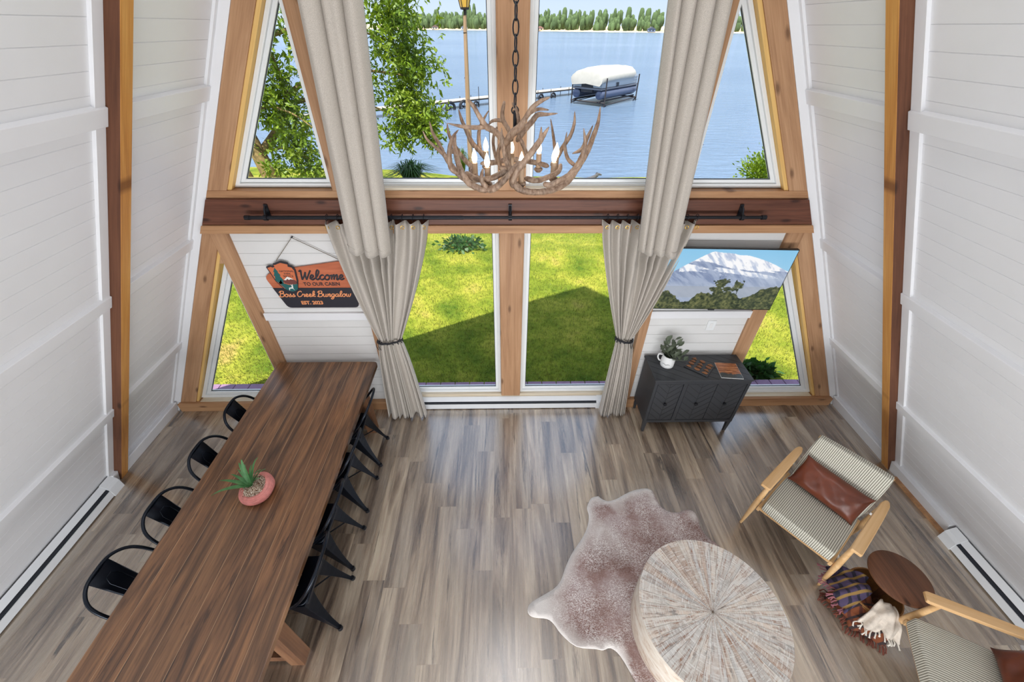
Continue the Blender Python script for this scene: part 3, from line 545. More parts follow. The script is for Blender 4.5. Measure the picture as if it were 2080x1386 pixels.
# dog by the shore
dgm = plain('dog_fur', (84, 82, 84), .9, bmp=.5, bscale=60)
dg = thing('dog', 'grey dog standing on the grass by the water', 'dog', (3.0, 12.0, float(gz(3.0, 12.0))), .15); dg.scale = (.85, .85, .85)
def skin(name, nodes, edges, mat, parent, lvl=2):
    me = bpy.data.meshes.new(name); me.from_pydata([q[:3] for q in nodes], edges, []); me.update(); o = bpy.data.objects.new(name, me); C.objects.link(o); o.parent = parent
    o.modifiers.new('skin', 'SKIN'); sv = me.skin_vertices[0].data
    for q, v in zip(nodes, sv): v.radius = (q[3], q[4] if len(q) > 4 else q[3])
    sv[0].use_root = True; b = o.modifiers.new('sub', 'SUBSURF'); b.levels = lvl; b.render_levels = lvl; me.materials.append(mat)
    return o
skin('body', [(-.3, 0, .52, .10, .12), (0, 0, .5, .10, .12), (.28, 0, .53, .12, .14), (.42, 0, .66, .075), (.52, 0, .76, .075), (.62, 0, .73, .045), (.70, 0, .705, .028),
              (-.3, .09, .36, .055), (-.36, .1, .2, .03), (-.33, .1, .03, .025), (-.3, -.09, .36, .055), (-.36, -.1, .2, .03), (-.33, -.1, .03, .025), (.28, .09, .33, .04), (.28, .1, .18, .026), (.29, .1, .03, .024), (.28, -.09, .33, .04), (.28, -.1, .18, .026), (.29, -.1, .03, .024), (-.42, 0, .6, .035), (-.56, 0, .62, .02), (-.68, 0, .7, .01)],
     [(0, 1), (1, 2), (2, 3), (3, 4), (4, 5), (5, 6), (0, 7), (7, 8), (8, 9), (0, 10), (10, 11), (11, 12), (2, 13), (13, 14), (14, 15), (2, 16), (16, 17), (17, 18), (0, 19), (19, 20), (20, 21)], dgm, dg)
for sd in (-1, 1):
    s = MB(); s.loft([[Vector((.5+.03*cos(t), sd*.07+.012*sin(t), .8)) for t in np.linspace(0, 2*pi, 8, endpoint=False)], [Vector((.48+.045*cos(t), sd*.095+.012*sin(t), .73)) for t in np.linspace(0, 2*pi, 8, endpoint=False)], [Vector((.48+.015*cos(t), sd*.1+.008*sin(t), .66)) for t in np.linspace(0, 2*pi, 8, endpoint=False)]]); s.build('ear', dgm, dg, smooth=True)
# birds on the lake
def bird(label, x, y, z, up):
    b = thing('water_bird', label, 'bird', (x, y, z)); skin('body', [(-.3, 0, .1, .05), (0, 0, .12, .11), (.2, 0, .2, .06), (.24, 0, .38, .035), (.36, 0, .4, .03), (.48, 0, .38, .01)], [(0, 1), (1, 2), (2, 3), (3, 4), (4, 5)], plain('bird_feathers', (70, 74, 90), .8), b, 1)
bird('small dark bird swimming beyond the upper right window', 11.0, 21.5, -2.0, 0)
bird('tiny dark bird far out on the lake left of the centre post', -5.0, 62.0, -2.0, 0)
# far shore
s = MB(); Pn = [(-420, 1010), (-180, 905), (-103, 889), (-20, 870), (30, 850), (90, 800), (205, 746), (300, 742), (430, 760), (640, 800)]
Pf = [(x*1.3, y+320) for x, y in Pn]; n_ = len(Pn)
s.add([(x, y, -2.05) for x, y in Pn]+[(x, y+6, -.6) for x, y in Pn]+[(x, y, 6) for x, y in Pf], [(i, i+1, n_+i+1, n_+i) for i in range(n_-1)]+[(n_+i, n_+i+1, 2*n_+i+1, 2*n_+i) for i in range(n_-1)])
struct('far_shore', s, plain('shore_sand', (196, 178, 146), .9, var=.25, vscale=.05), 'far shore of the lake with sand at the water line', 'shore')
import bmesh
from mathutils import noise as mnoise
protos = []
for v in range(4):
    bm = bmesh.new(); rr = random.Random(v)
    for k in range(9):
        b0 = bmesh.ops.create_icosphere(bm, subdivisions=2, radius=1); r_ = rr.uniform(.28, .48); c = Vector((rr.uniform(-.42, .42), rr.uniform(-.3, .3), rr.uniform(.25, .8)))
        for vv in b0['verts']: vv.co = vv.co*r_*(1+.35*mnoise.noise(vv.co*2.7+Vector((k, v, 0))))+c
    me = bpy.data.meshes.new('far_crown'); bm.to_mesh(me); bm.free(); me.polygons.foreach_set('use_smooth', [True]*len(me.polygons)); me.materials.append(MT['fartree']); protos.append(me)
tm = bpy.data.meshes.new('far_trunk'); q = MB(); q.tube([(0, 0, 0), (0, 0, .5)], .04, 6); tm.from_pydata(q.v, [], q.f); tm.materials.append(MT['bark'])
def far_tree(x, y, z, hgt, wdt, kind):
    t_ = thing('lakeside_tree', 'distant green tree in the row along the far shore', 'tree', (x, y, z), random.random()*6, 'trees along the far shore'); t_.scale = (wdt, wdt, hgt)
    o = bpy.data.objects.new('crown', protos[kind]); C.objects.link(o); o.parent = t_; o = bpy.data.objects.new('trunk', tm); C.objects.link(o); o.parent = t_
def shore_line(x): return float(np.interp(x, [p[0] for p in Pn], [p[1] for p in Pn]))
for row, (yo, hk) in enumerate(((14, .8), (38, 1.0), (62, 1.2))):
    x = -186+row*4.5; k = 0
    while x < 440:
        if x < -14 or 22 < x < 300 or x > 345:
            tall = 15+6*random.random()+(8 if -72 < x < -44 else 0); far_tree(x+random.uniform(-.8, .8), shore_line(x)+yo+(11 if k % 2 else 0)+random.uniform(-1, 1), -.8 if row == 0 else 0, tall*hk, 6.9+1.9*random.random(), random.randrange(4))
        x += 10.2+random.uniform(-.6, 1.2); k += 1
for i, (x, cw, rc, lb) in enumerate([(-118, (206, 190, 168), (120, 90, 80), 'tan house on the far shore farthest to the left'), (-66, (230, 226, 220), (110, 110, 118), 'white house on the far shore left of the lamp post'), (62, (214, 180, 150), (150, 110, 96), 'orange brown house on the far shore right of the centre post'), (222, (120, 130, 150), (80, 84, 96), 'grey blue house on the far shore near the right curtain'), (-152, (222, 200, 170), (140, 120, 100), 'cream house on the far shore near the left curtain')]):
    h_ = thing('lake_house', lb, 'house', (x, shore_line(x)+3.5, -1.2)); s = MB(); s.box(-5.5, 5.5, -2.5, 3, 0, 3.4); s.build('walls', plain('house_wall_%d' % i, cw, .8), h_)
    s = MB(); s.prism([(-6, 3.3), (6, 3.3), (0, 6)], -3, 3.5); s.build('roof', plain('house_roof_%d' % i, rc, .8), h_); s = MB(); s.box(-3.5, -1.5, -2.56, -2.4, 1, 2.4); s.box(1, 3.2, -2.56, -2.4, 1, 2.4); s.build('windows', MT['slot'], h_)
# ================================================================ INTERIOR
# ---- baseboard heaters; local: runs along +X from 0 to length, wall side at y=0, front towards -Y
def heater(label, loc, rz, length, cap=.12):
    h = thing('baseboard_heater', label, 'heater', loc, rz)
    def prof(ss, x0, x1, P): ss.loft([[Vector((x0, y, z)) for y, z in P], [Vector((x1, y, z)) for y, z in P]])
    s = MB(); prof(s, 0, length, [(-.062, .012), (-.062, .085), (-.055, .085), (-.055, .012)]); prof(s, 0, length, [(-.006, .0), (-.006, .155), (0, .155), (0, .0)])
    prof(s, 0, length, [(-.046, .118), (-.005, .155), (-.003, .16), (-.05, .122)]); s.build('casing', MT['heater'], h, bevel=.001)
    s = MB(); prof(s, .02, length-.02, [(-.052, .02), (-.052, .095), (-.01, .12), (-.01, .02)]); s.build('grille_slot', MT['slot'], h)
    for x0 in (0, length-cap):
        s = MB(); prof(s, x0, x0+cap, [(-.066, .0), (-.066, .098), (-.05, .128), (-.002, .164), (0, .164), (0, 0)]); s.build('end_cap', MT['heater'], h, bevel=.003)
    return h
heater('white baseboard heater under the two middle windows', (-1.145, .03, 0), 0, 2.28, .1)
heater('long white baseboard heater along the left wall', (-3.955, -6.0, 0), pi/2, 5.0, .12)
heater('white baseboard heater along the right wall beside the armchairs', (3.955, -1.64, 0), -pi/2, 4.4, .12)
# ---- curtain rod
rod = thing('curtain_rod', 'black curtain rod on three brackets across the dark beam', 'curtain rod', (0, -.10, 2.405))
s = MB(); s.tube([(-2.185, 0, 0), (-.4, 0, 0)], .016, 14); s.tube([(-.42, 0, 0), (2.135, 0, 0)], .0135, 14); s.build('rod', MT['rodblack'], rod, smooth=True)
for x in (-2.17, 2.12): s = MB(); s.tube([(x-.02, 0, 0), (x+.02, 0, 0)], .019, 14); s.build('end_cap', MT['rodblack'], rod, smooth=True)
for x in (-2.02, -.013, 1.935):
    s = MB(); s.box(x-.014, x+.014, .05, .064, -.03, .09); s.tube([(x, .05, .075), (x, .02, .06), (x, .005, .02), (x, 0, -.005)], .009, 8)
    s.tube([(x-.014, 0, 0), (x+.014, 0, 0)], .024, 14); s.tube([(x, .052, .07), (x, .045, .07)], .006, 8); s.build('bracket', MT['rodblack'], rod, smooth=True)
# ---- lower curtains
def lower_curtain(label, top, tie, bot, z_tie, side):
    c = thing('curtain', label, 'curtain', ((top[0]+top[1])/2, -.10, 0)); cx = c.location.x; nf = 9; nu = nf*14; zt = 2.365; nv = 46; vs = []
    rs = random.Random(side+5); ph = [rs.uniform(-.5, .5) for _ in range(nf+2)]
    for j in range(nv+1):
        t = j/nv; z = zt*(1-t)+.012*t; tt = (zt-z)/(zt-z_tie)
        if z >= z_tie:
            e_ = tt**1.25; x0 = top[0]+(tie[0]-top[0])*e_; x1 = top[1]+(tie[1]-top[1])*e_; amp = .058*(1-tt)+.016*tt; yo = -.0-.03*tt
        else:
            e_ = ((z_tie-z)/(z_tie-.012))**.62; x0 = tie[0]+(bot[0]-tie[0])*e_; x1 = tie[1]+(bot[1]-tie[1])*e_; amp = .014+.028*e_; yo = -.03+.0*e_
        sag = .035*math.exp(-((z-z_tie)/.06)**2)
        for i in range(nu+1):
            u = i/nu; k = u*nf; a = 2*pi*(k+(.42*sin(2*pi*u*1.6+side)+.25*sin(2*pi*u*3.1+1))*min(1, .25+abs(tt)))+ph[int(k) % nf]*.5*(1 if tt < 1 else 1.4)*min(1, abs(tt)); y = yo+amp*cos(a)*(1-.25*sin(pi*u*3+t*4))+.02*math.sin(u*pi)*(0 if tt < .3 else -1)
            x = x0+(x1-x0)*(u+.02*sin(a*.5+2)*min(1, abs(tt))*sin(pi*u)); zz = z - (.012*sin(u*7) if j == nv else 0)+(.012 if j == nv else 0)
            vs.append((x-cx, y+sag*.3, zz))
    s = MB(); s.add(vs, [(j*(nu+1)+i, j*(nu+1)+i+1, (j+1)*(nu+1)+i+1, (j+1)*(nu+1)+i) for j in range(nv) for i in range(nu)]); s.build('cloth', MT['linen'], c, smooth=True, sharp=180, solid=.004)
    for k in range(nf+1):
        x = top[0]+(top[1]-top[0])*(k/nf)*.93+.03-cx
        s = MB(); s.tube([(x+.004*sin(t), cos(t)*.027, 2.405+sin(t)*.027) for t in np.linspace(0, 2*pi, 16, endpoint=False)], .0028, 6, closed=True); s.build('ring', MT['rodblack'], c, smooth=True)
        s = MB(); s.tube([(x+.014*cos(t), -.045 if k % 1 == 0 else 0, 2.338+sin(t)*.014) for t in np.linspace(0, 2*pi, 14, endpoint=False)], .0035, 6, closed=True); s.build('eyelet', MT['brass'], c, smooth=True)
    s = MB(); w_ = (tie[1]-tie[0])/2+.012; m_ = (tie[0]+tie[1])/2-cx
    s.tube([(m_+w_*cos(t), -.03+.05*sin(t), z_tie+.02*cos(t)*side+.003*sin(9*t)) for t in np.linspace(0, 2*pi, 36, endpoint=False)], .011, 7, closed=True)
    for k in range(14):
        t = 2*pi*k/14; s.tube([(m_+w_*cos(t), -.03+.052*sin(t), z_tie+.014), (m_+(w_+.006)*cos(t+.12), -.03+.058*sin(t+.12), z_tie-.014)], .006, 5)
    for q in (0, .02): s.tube([(m_-side*w_-.01+q, -.03, z_tie), (m_-side*w_-.02+q, -.06, z_tie-.05), (m_-side*w_+q, -.06, z_tie-.10)], .003, 5)
    s.build('tie_cord', plain('black_cord', (34, 34, 38), .8), c, smooth=True); return c
lower_curtain('beige curtain tied back on the left, beside the welcome sign', (-1.555, -.70), (-1.335, -1.115), (-1.43, -.99), 1.14, 1)
lower_curtain('beige curtain tied back on the right, beside the black cabinet', (.77, 1.58), (1.085, 1.235), (1.06, 1.36), 1.135, -1)
# ---- upper curtains
def upper_curtain(label, b0, b1, t0, t1, zb, ztop, y0, valleys, seed, tilt):
    c = thing('curtain', label, 'curtain', ((b0+b1)/2, y0, zb)); cx = (b0+b1)/2; nu = 110; nv = 60; vs = []; rs = random.Random(seed); ph = [rs.uniform(-3, 3) for _ in range(9)]
    for j in range(nv+1):
        t = j/nv; z = zb+(ztop-zb)*t; e_ = (z-zb)/(3.77-zb); x0 = b0+(t0-b0)*e_; x1 = b1+(t1-b1)*e_; dl = 0
        ed = [0]+[v+.02*sin(z*1.1+ph[k]) for k, v in enumerate(valleys)]+[1]
        for i in range(nu+1):
            u = i/nu; y = 0; xs_ = 0; seg = max(k for k in range(len(ed)-1) if u >= ed[k]); l = (u-ed[seg])/(ed[seg+1]-ed[seg]); y -= (.032+.012*sin(ph[seg]+z))*sin(pi*min(1, max(0, l)))**.7
            for k, v in enumerate(ed[1:-1]):
                q = (u-v)/.042; g_ = math.exp(-q*q); y += .15*g_; xs_ += -.030*q*g_*1.5
            y += .05*(abs(2*u-1)**8)+.006*sin(u*25+z*2)
            zz = z+(tilt*(u-.5)+.006*sin(u*20))*(1-t)**6-(.012 if (seg % 2) else 0)*(1-t)**8
            vs.append((x0+(x1-x0)*u+xs_-cx, y, zz-zb))
    s = MB(); s.add(vs, [(j*(nu+1)+i, j*(nu+1)+i+1, (j+1)*(nu+1)+i+1, (j+1)*(nu+1)+i) for j in range(nv) for i in range(nu)]); s.build('cloth', MT['linen'], c, smooth=True, sharp=180, solid=.005)
    hs = [(v[0], v[1]-.004, .06+v[2]) for v in vs[:nu+1]]; s = MB(); s.tube(hs, .0018, 5); s.build('hem_stitch', MT['linen'], c, smooth=True); return c
upper_curtain('long beige curtain hanging from above over the left curtain', -1.34, -1.0, -1.262, -.885, 2.18, 5.0, -.31, (.36, .72), 3, -.03)
upper_curtain('long beige curtain hanging from above over the right curtain', 1.05, 1.385, .918, 1.30, 2.17, 5.0, -.31, (.16, .40, .68), 8, -.05)
# ---- welcome sign
def text_mesh(name, txt, size, loc, mat, parent, extr=.0025, shear=0, off=0, sx_=1.0, align='LEFT', spacing=1.0):
    cu = bpy.data.curves.new(name, 'FONT'); cu.body = txt; cu.size = size; cu.extrude = extr; cu.shear = shear; cu.offset = off; cu.align_x = align; cu.space_character = spacing; cu.resolution_u = 4
    o = bpy.data.objects.new(name, cu); C.objects.link(o); bpy.context.view_layer.update()
    me = bpy.data.meshes.new_from_object(o.evaluated_get(bpy.context.evaluated_depsgraph_get())); bpy.data.objects.remove(o)
    o = bpy.data.objects.new(name, me); me.materials.clear(); me.materials.append(mat); C.objects.link(o); o.parent = parent; o.location = loc; o.rotation_euler = (pi/2, 0, 0); o.scale = (sx_, 1, 1); return o
sgn = thing('welcome_sign', 'wooden welcome sign hanging on the white panel left of the curtain', 'sign', (-1.9, .016, 1.46))
def S(poly): return [(x+1.9, z-1.46) for x, z in poly]
def rounded(poly, r, n=5):
    out = []; m_ = len(poly)
    for i in range(m_):
        a, b, c_ = Vector(poly[i-1]), Vector(poly[i]), Vector(poly[(i+1) % m_]); u = (a-b).normalized(); v = (c_-b).normalized(); rr = min(r, (a-b).length*.45, (c_-b).length*.45)
        p, q = b+u*rr, b+v*rr
        for k in range(n+1):
            t = k/n; out.append(tuple(p*(1-t)**2+b*2*t*(1-t)+q*t*t))
    return out
full = rounded([(-2.30, 1.80), (-2.20, 1.865), (-1.52, 1.965), (-1.462, 1.73), (-1.50, 1.46), (-2.19, 1.46), (-2.30, 1.80)][:6], .045)
s = MB(); s.prism(S(full), -.018, 0); s.build('board', wood('sign_wood', (150, 76, 48), (190, 104, 70), (206, 122, 86), 'X', .5, knots=False), sgn, bevel=.003)
low = rounded([(-2.2625, 1.684), (-1.4705, 1.684), (-1.50, 1.46), (-2.19, 1.46)], .045); low = rounded([(-2.264, 1.684), (-1.469, 1.684), (-1.50, 1.461), (-2.19, 1.461)], .04)
low = [(-2.2625, 1.684), (-1.4695, 1.684)]+[p for p in low if p[1] < 1.6]
s = MB(); s.prism(S(low), -.021, -.017); s.build('dark_band', plain('sign_navy', (34, 32, 42), .45), sgn)
navy = plain('sign_lettering_dark', (36, 32, 40), .5); orange = plain('sign_lettering_orange', (232, 150, 98), .5); teal = plain('sign_teal', (20, 92, 92), .5); org2 = plain('sign_shield_orange', (206, 112, 70), .5); brown = plain('sign_mountain_brown', (110, 56, 50), .5); wht = plain('sign_white', (236, 232, 226), .5)
GL = {'e': (.75, [[(0, .2), (.35, .45), (.5, .8), (.3, 1), (.1, .7), (.12, .25), (.4, 0), (.75, .3)]]), 'l': (.62, [[(0, .2), (.35, .9), (.5, 1.7), (.3, 2), (.15, 1.5), (.15, .4), (.35, 0), (.65, .3)]]), 'c': (.72, [[(.6, .8), (.4, 1), (.1, .7), (.12, .25), (.4, 0), (.75, .3)]]),
 'o': (.85, [[(.35, 1), (.05, .6), (.15, .1), (.5, 0), (.7, .5), (.5, .95), (.35, .98), (.5, .8), (.9, .85)]]), 'm': (1.2, [[(0, .7), (.13, .95), (.15, .6), (.15, 0)], [(.15, .4), (.4, 1), (.55, .8), (.5, 0)], [(.5, .4), (.8, 1), (.95, .8), (.9, .1), (1.05, 0), (1.25, .3)]]),
 'n': (.85, [[(0, .7), (.13, .95), (.15, .6), (.15, 0)], [(.15, .4), (.45, 1), (.6, .8), (.55, .1), (.7, 0), (.9, .3)]]), 's': (.72, [[(0, .2), (.3, .6), (.4, 1.05), (.45, .7), (.6, .35), (.4, 0), (.1, .08)], [(.4, 0), (.6, .1), (.8, .3)]]), 'r': (.8, [[(0, .3), (.22, 1), (.3, .82), (.6, .9), (.55, .4), (.6, .05), (.85, .3)]]),
 'k': (.75, [[(0, .2), (.4, 1.2), (.5, 1.8), (.3, 2), (.15, 1.4), (.12, 0)], [(.15, .5), (.5, .95), (.55, .7), (.2, .5), (.5, .1), (.8, .15)]]), 'u': (.95, [[(0, .8), (.12, 1), (.12, .3), (.3, 0), (.6, .3), (.65, 1)], [(.65, 1), (.65, .15), (.8, 0), (1, .3)]]),
 'g': (.9, [[(.6, .85), (.35, 1), (.08, .6), (.15, .1), (.45, .05), (.65, .5), (.65, 1), (.62, -.4), (.35, -.9), (.05, -.7), (.4, -.2), (.95, .3)]]), 'a': (.92, [[(.6, .85), (.35, 1), (.08, .6), (.15, .1), (.45, .05), (.65, .6), (.67, 1)], [(.66, .9), (.66, .2), (.8, 0), (1, .3)]]),
 'w': (1.1, [[(0, .8), (.12, 1), (.1, .3), (.3, 0), (.5, .3), (.55, .9)], [(.55, .9), (.52, .2), (.75, 0), (.95, .4), (.95, .95), (1.1, .85)]]), 'B': (1.15, [[(.2, 1.9), (.2, 1), (.1, 0)], [(-.1, 1.5), (.2, 2), (.8, 1.95), (.8, 1.3), (.3, 1.1)], [(.3, 1.1), (.95, 1), (.95, .2), (.4, -.05), (-.1, .15)]]),
 'C': (.95, [[(.9, 1.6), (.7, 2), (.2, 1.7), (0, .8), (.3, .05), (.7, .1), (1, .35)]]), 'W': (1.4, [[(-.15, 1.7), (.1, 1.95), (.2, 1), (.35, 0)], [(.35, 0), (.6, .8), (.75, 1.6)], [(.75, 1.6), (.8, .7), (.95, 0)], [(.95, 0), (1.2, 1), (1.45, 1.95)]]), ' ': (.5, [])}
def script(txt, x0, y, z0, ux, uz, r, mat):
    s = MB(); x = 0
    for ch in txt:
        adv, st = GL[ch]
        for k, ln in enumerate(st):
            c_ = curve([(x0+(x+p)*ux+q*uz*.3, y-.0003*k, z0+q*uz) for p, q in ln], 5); s.tube([tuple(q) for q in c_], r, 6)
        x += adv
    s.v = [(a, y+(b-y)*.35, c) for a, b, c in s.v]; return s.build('lettering', mat, sgn, smooth=True)
script('Welcome', -.08, -.0195, .312, .0655, .050, .0082, navy)
text_mesh('lettering', 'TO OUR CABIN', .052, (-.062, -.0185, .248), navy, sgn, off=.0006, sx_=.93)
script('Boss Creek Bungalow', -.33, -.0225, .128, .0432, .031, .0046, orange)
text_mesh('lettering', 'EST. 2023', .052, (-.145, -.0215, .042), orange, sgn, off=.002, sx_=1.0)
em = [(-2.095, 1.968), (-2.155, 1.945), (-2.17, 1.945), (-2.165, 1.925), (-2.19, 1.915), (-2.205, 1.925), (-2.243, 1.912), (-2.228, 1.86), (-2.205, 1.76), (-2.15, 1.67), (-2.085, 1.635), (-2.03, 1.665), (-1.998, 1.76), (-1.985, 1.88), (-2.0, 1.915), (-2.035, 1.925), (-2.03, 1.95)]
ccx, ccz = -2.105, 1.81
def shr(P, k): return [(ccx+(x-ccx)*k, ccz+(z-ccz)*k) for x, z in P]
s = MB(); s.prism(S(rounded(em, .012, 3)), -.03, -.016); shd = s.build('emblem', navy, sgn, bevel=.002)
s = MB(); s.prism(S(shr(em, .9)), -.032, -.0295); s.build('emblem_face', org2, shd)
s = MB(); s.prism(S([(-2.178, 1.745), (-2.15, 1.78), (-2.145, 1.745), (-2.09, 1.725), (-2.01, 1.735), (-2.022, 1.68), (-2.05, 1.66), (-2.085, 1.652), (-2.135, 1.678)]), -.0335, -.031)
s.prism(S([(-2.20, 1.775), (-2.19, 1.82), (-2.2, 1.82), (-2.18, 1.86), (-2.19, 1.86), (-2.165, 1.905), (-2.145, 1.862), (-2.152, 1.862), (-2.135, 1.825), (-2.145, 1.82), (-2.125, 1.775), (-2.135, 1.74), (-2.17, 1.735)]), -.0335, -.031); s.build('emblem_forest', teal, shd)
s = MB(); s.prism(S([(-2.135, 1.765), (-2.11, 1.785), (-2.08, 1.80), (-2.05, 1.79), (-2.012, 1.768), (-2.012, 1.738), (-2.07, 1.73), (-2.12, 1.742)]), -.0345, -.032); s.build('emblem_mountain', brown, shd)
s = MB(); s.prism(S([(-2.12, 1.779), (-2.08, 1.812), (-2.062, 1.806), (-2.03, 1.783), (-2.06, 1.787), (-2.072, 1.778), (-2.085, 1.792), (-2.1, 1.776)]), -.036, -.033); s.build('emblem_snow', wht, shd)
s = MB(); s.prism(S([(-2.106, 1.668), (-2.1, 1.695), (-2.072, 1.70), (-2.07, 1.72), (-2.077, 1.735), (-2.066, 1.722), (-2.058, 1.735), (-2.058, 1.712), (-2.062, 1.69), (-2.056, 1.668), (-2.066, 1.686), (-2.094, 1.686), (-2.1, 1.668)]), -.036, -.033); s.build('emblem_deer', wht, shd)
for i, q in enumerate(('NATIONAL', 'PARK', 'SERVICE')): text_mesh('emblem_lettering', q, .026, (-.168, -.0325, .4-.026*i), navy, shd, extr=.001, align='CENTER')
s = MB(); s.tube([(-.235, -.012, .505), (-.024, -.014, .727), (.36, -.012, .497)], .0035, 6); s.build('hanging_cord', MT['rope'], sgn, smooth=True)
s = MB(); s.tube([(-.024, 0.01, .728), (-.024, -.02, .73)], .006, 8); s.build('nail', MT['slot'], sgn, smooth=True)
# ---- television
tv = thing('television', 'flat television showing a snowy mountain mounted at the right', 'television', (1.97, -.06, 1.475)); tvw, tvh = 1.175, .645
s = MB(); s.box(-tvw/2, tvw/2, -.035, 0, 0, tvh); s.build('casing', MT['glassdark'], tv, bevel=.004)
s = MB(); s.box(-.25, .25, 0, .05, .12, .5); s.box(-.2, .2, .05, .082, .2, .4); s.build('wall_mount', MT['slot'], tv)
s = MB(); s.box(-.03, .03, -.037, -.01, -.008, .004); s.build('logo_tab', MT['slot'], tv)
def fbm(x, y, o=5, seed=0):
    r = np.zeros_like(x); a = 1.0; tot = 0; g = np.random.default_rng(seed)
    for k in range(o):
        G = g.random((67, 67)); f = 2**k; X_ = (x*f) % 66; Y_ = (y*f) % 66; i = X_.astype(int); j = Y_.astype(int); fx = X_-i; fy = Y_-j; fx = fx*fx*(3-2*fx); fy = fy*fy*(3-2*fy)
        r += a*((G[j, i]*(1-fx)+G[j, i+1]*fx)*(1-fy)+(G[j+1, i]*(1-fx)+G[j+1, i+1]*fx)*fy); tot += a; a *= .55
    return r/tot
def painted(name, nx, ny, w_, h_, fn, mat, parent, loc, plane='XZ'):
    U, V = np.meshgrid(np.linspace(0, 1, nx), np.linspace(0, 1, ny)); col = fn(U, V); me = bpy.data.meshes.new(name)
    if plane == 'XZ': co_ = np.stack([(U-.5)*w_, 0*U, V*h_], -1)
    else: co_ = np.stack([(U-.5)*w_, (V-.5)*h_, 0*U], -1)
    i, j = np.meshgrid(np.arange(nx-1), np.arange(ny-1)); b = j*nx+i; F = np.stack([b, b+1, b+nx+1, b+nx], -1).reshape(-1)
    me.vertices.add(nx*ny); me.vertices.foreach_set('co', co_.ravel()); me.loops.add(len(F)); me.loops.foreach_set('vertex_index', F.astype(np.int32)); me.polygons.add(len(F)//4); me.polygons.foreach_set('loop_start', np.arange(0, len(F), 4, dtype=np.int32)); me.update(calc_edges=True)
    a = me.color_attributes.new('Col', 'FLOAT_COLOR', 'POINT'); c4 = np.ones((nx*ny, 4)); c = np.clip(col.reshape(-1, 3)/255, 0, 1); c4[:, :3] = np.where(c <= .04045, c/12.92, ((c+.055)/1.055)**2.4); a.data.foreach_set('color', c4.ravel())
    me.materials.append(mat); o = bpy.data.objects.new(name, me); C.objects.link(o); o.parent = parent; o.location = loc; return o
def lerp3(a, b, t): return np.array(a)*(1-t[..., None])+np.array(b)*t[..., None]
def tv_picture(U, V):
    n1 = fbm(U*9, V*9, 6, 1); n2 = fbm(U*26, V*16, 5, 2); n3 = fbm(U*5+V*14, V*5, 6, 3); n4 = fbm(U*60, V*40, 3, 4)
    col = lerp3((188, 224, 244), (140, 200, 236), V)
    ridge = np.interp(U, [0, .05, .12, .2, .28, .33, .36, .42, .5, .56, .63, .72, .8, .88, .94, 1], [.55, .60, .70, .80, .90, .955, .965, .95, .94, .915, .91, .87, .82, .76, .71, .66])+.012*(n2-.5)
    mtn = V < ridge; dpt = ridge-V; body = lerp3((104, 122, 156), (184, 196, 214), np.clip((fbm(U*34+V*22, V*8, 5, 12)-.36)*4, 0, 1)); body = body*.45+np.array((150, 164, 196))*.55
    snowl = .05+.20*np.clip(np.sin((U-.16)*3.6), 0, 1)+.5*(n3-.5)+.1*(n2-.5); snow = mtn & (dpt < snowl) & (U > .12); col = np.where(mtn[..., None], body, col)
    col = np.where(snow[..., None], lerp3((186, 198, 222), (252, 252, 254), np.clip((fbm(U*40+V*20, V*9, 5, 11)-.36)*5, 0, 1)), col)
    haze = np.clip((.50-V)/.12, 0, 1)*mtn; col = col*(1-haze[..., None]*.75)+np.array((176, 188, 208))*haze[..., None]*.75
    hz2 = np.clip(1-np.abs(V-(.62-.1*U))/.12, 0, 1)*np.clip((U-.6)/.3, 0, 1)*.7*mtn; col = col*(1-hz2[..., None])+np.array((190, 202, 220))*hz2[..., None]
    pl = V < .40; gr = lerp3((150, 160, 172), (176, 180, 190), n1); col = np.where((pl & (V > .2))[..., None], col*.4+gr*.6, col)
    tl = .20+.09*(n2-.5)+.05*np.sin(U*23)+np.interp(U, [0, .08, .15, .28, .33, .42, .52, .62, .68, .8, .9, 1], [.10, .06, .04, -.06, .02, .10, .12, .06, .02, .10, .14, .24])*1.0
    tree = V < tl
    for (cx, cz, rx_, rz_) in [(.50, .45, .065, .12), (.46, .36, .05, .05), (.56, .36, .045, .05), (.645, .42, .05, .09), (.61, .36, .03, .04), (.50, .30, .05, .1)]: tree |= (((U-cx)/rx_)**2+((V-cz)/rz_)**2+(n4-.5)*1.6+(n2-.5)*1.6) < .72
    for x_, w2 in [(.505, .003), (.655, .0025)]: tree |= (np.abs(U-x_) < w2) & (V < .4)
    tc_ = lerp3((34, 48, 30), (120, 122, 78), np.clip((n4*.6+n2*.4-.32)*2.6, 0, 1)); col = np.where(tree[..., None], tc_, col); return col
painted('screen', 330, 182, tvw-.016, tvh-.018, tv_picture, vcol('tv_screen', .15, .95), tv, (0, -.0355, .010)); tv.rotation_euler = (0, radians(1.1), 0)
# ---- switch plate
sp_ = thing('switch_plate', 'small white switch plate on the panel under the television', 'switch plate', (2.10, .02, 1.2)); s = MB(); s.box(-.045, .045, -.008, 0.004, -.06, .06); s.build('plate', MT['vinyl'], sp_, bevel=.003); s = MB(); s.box(-.014, .014, -.012, -.007, -.03, .03); s.build('switch', MT['ceramic'], sp_, bevel=.002)
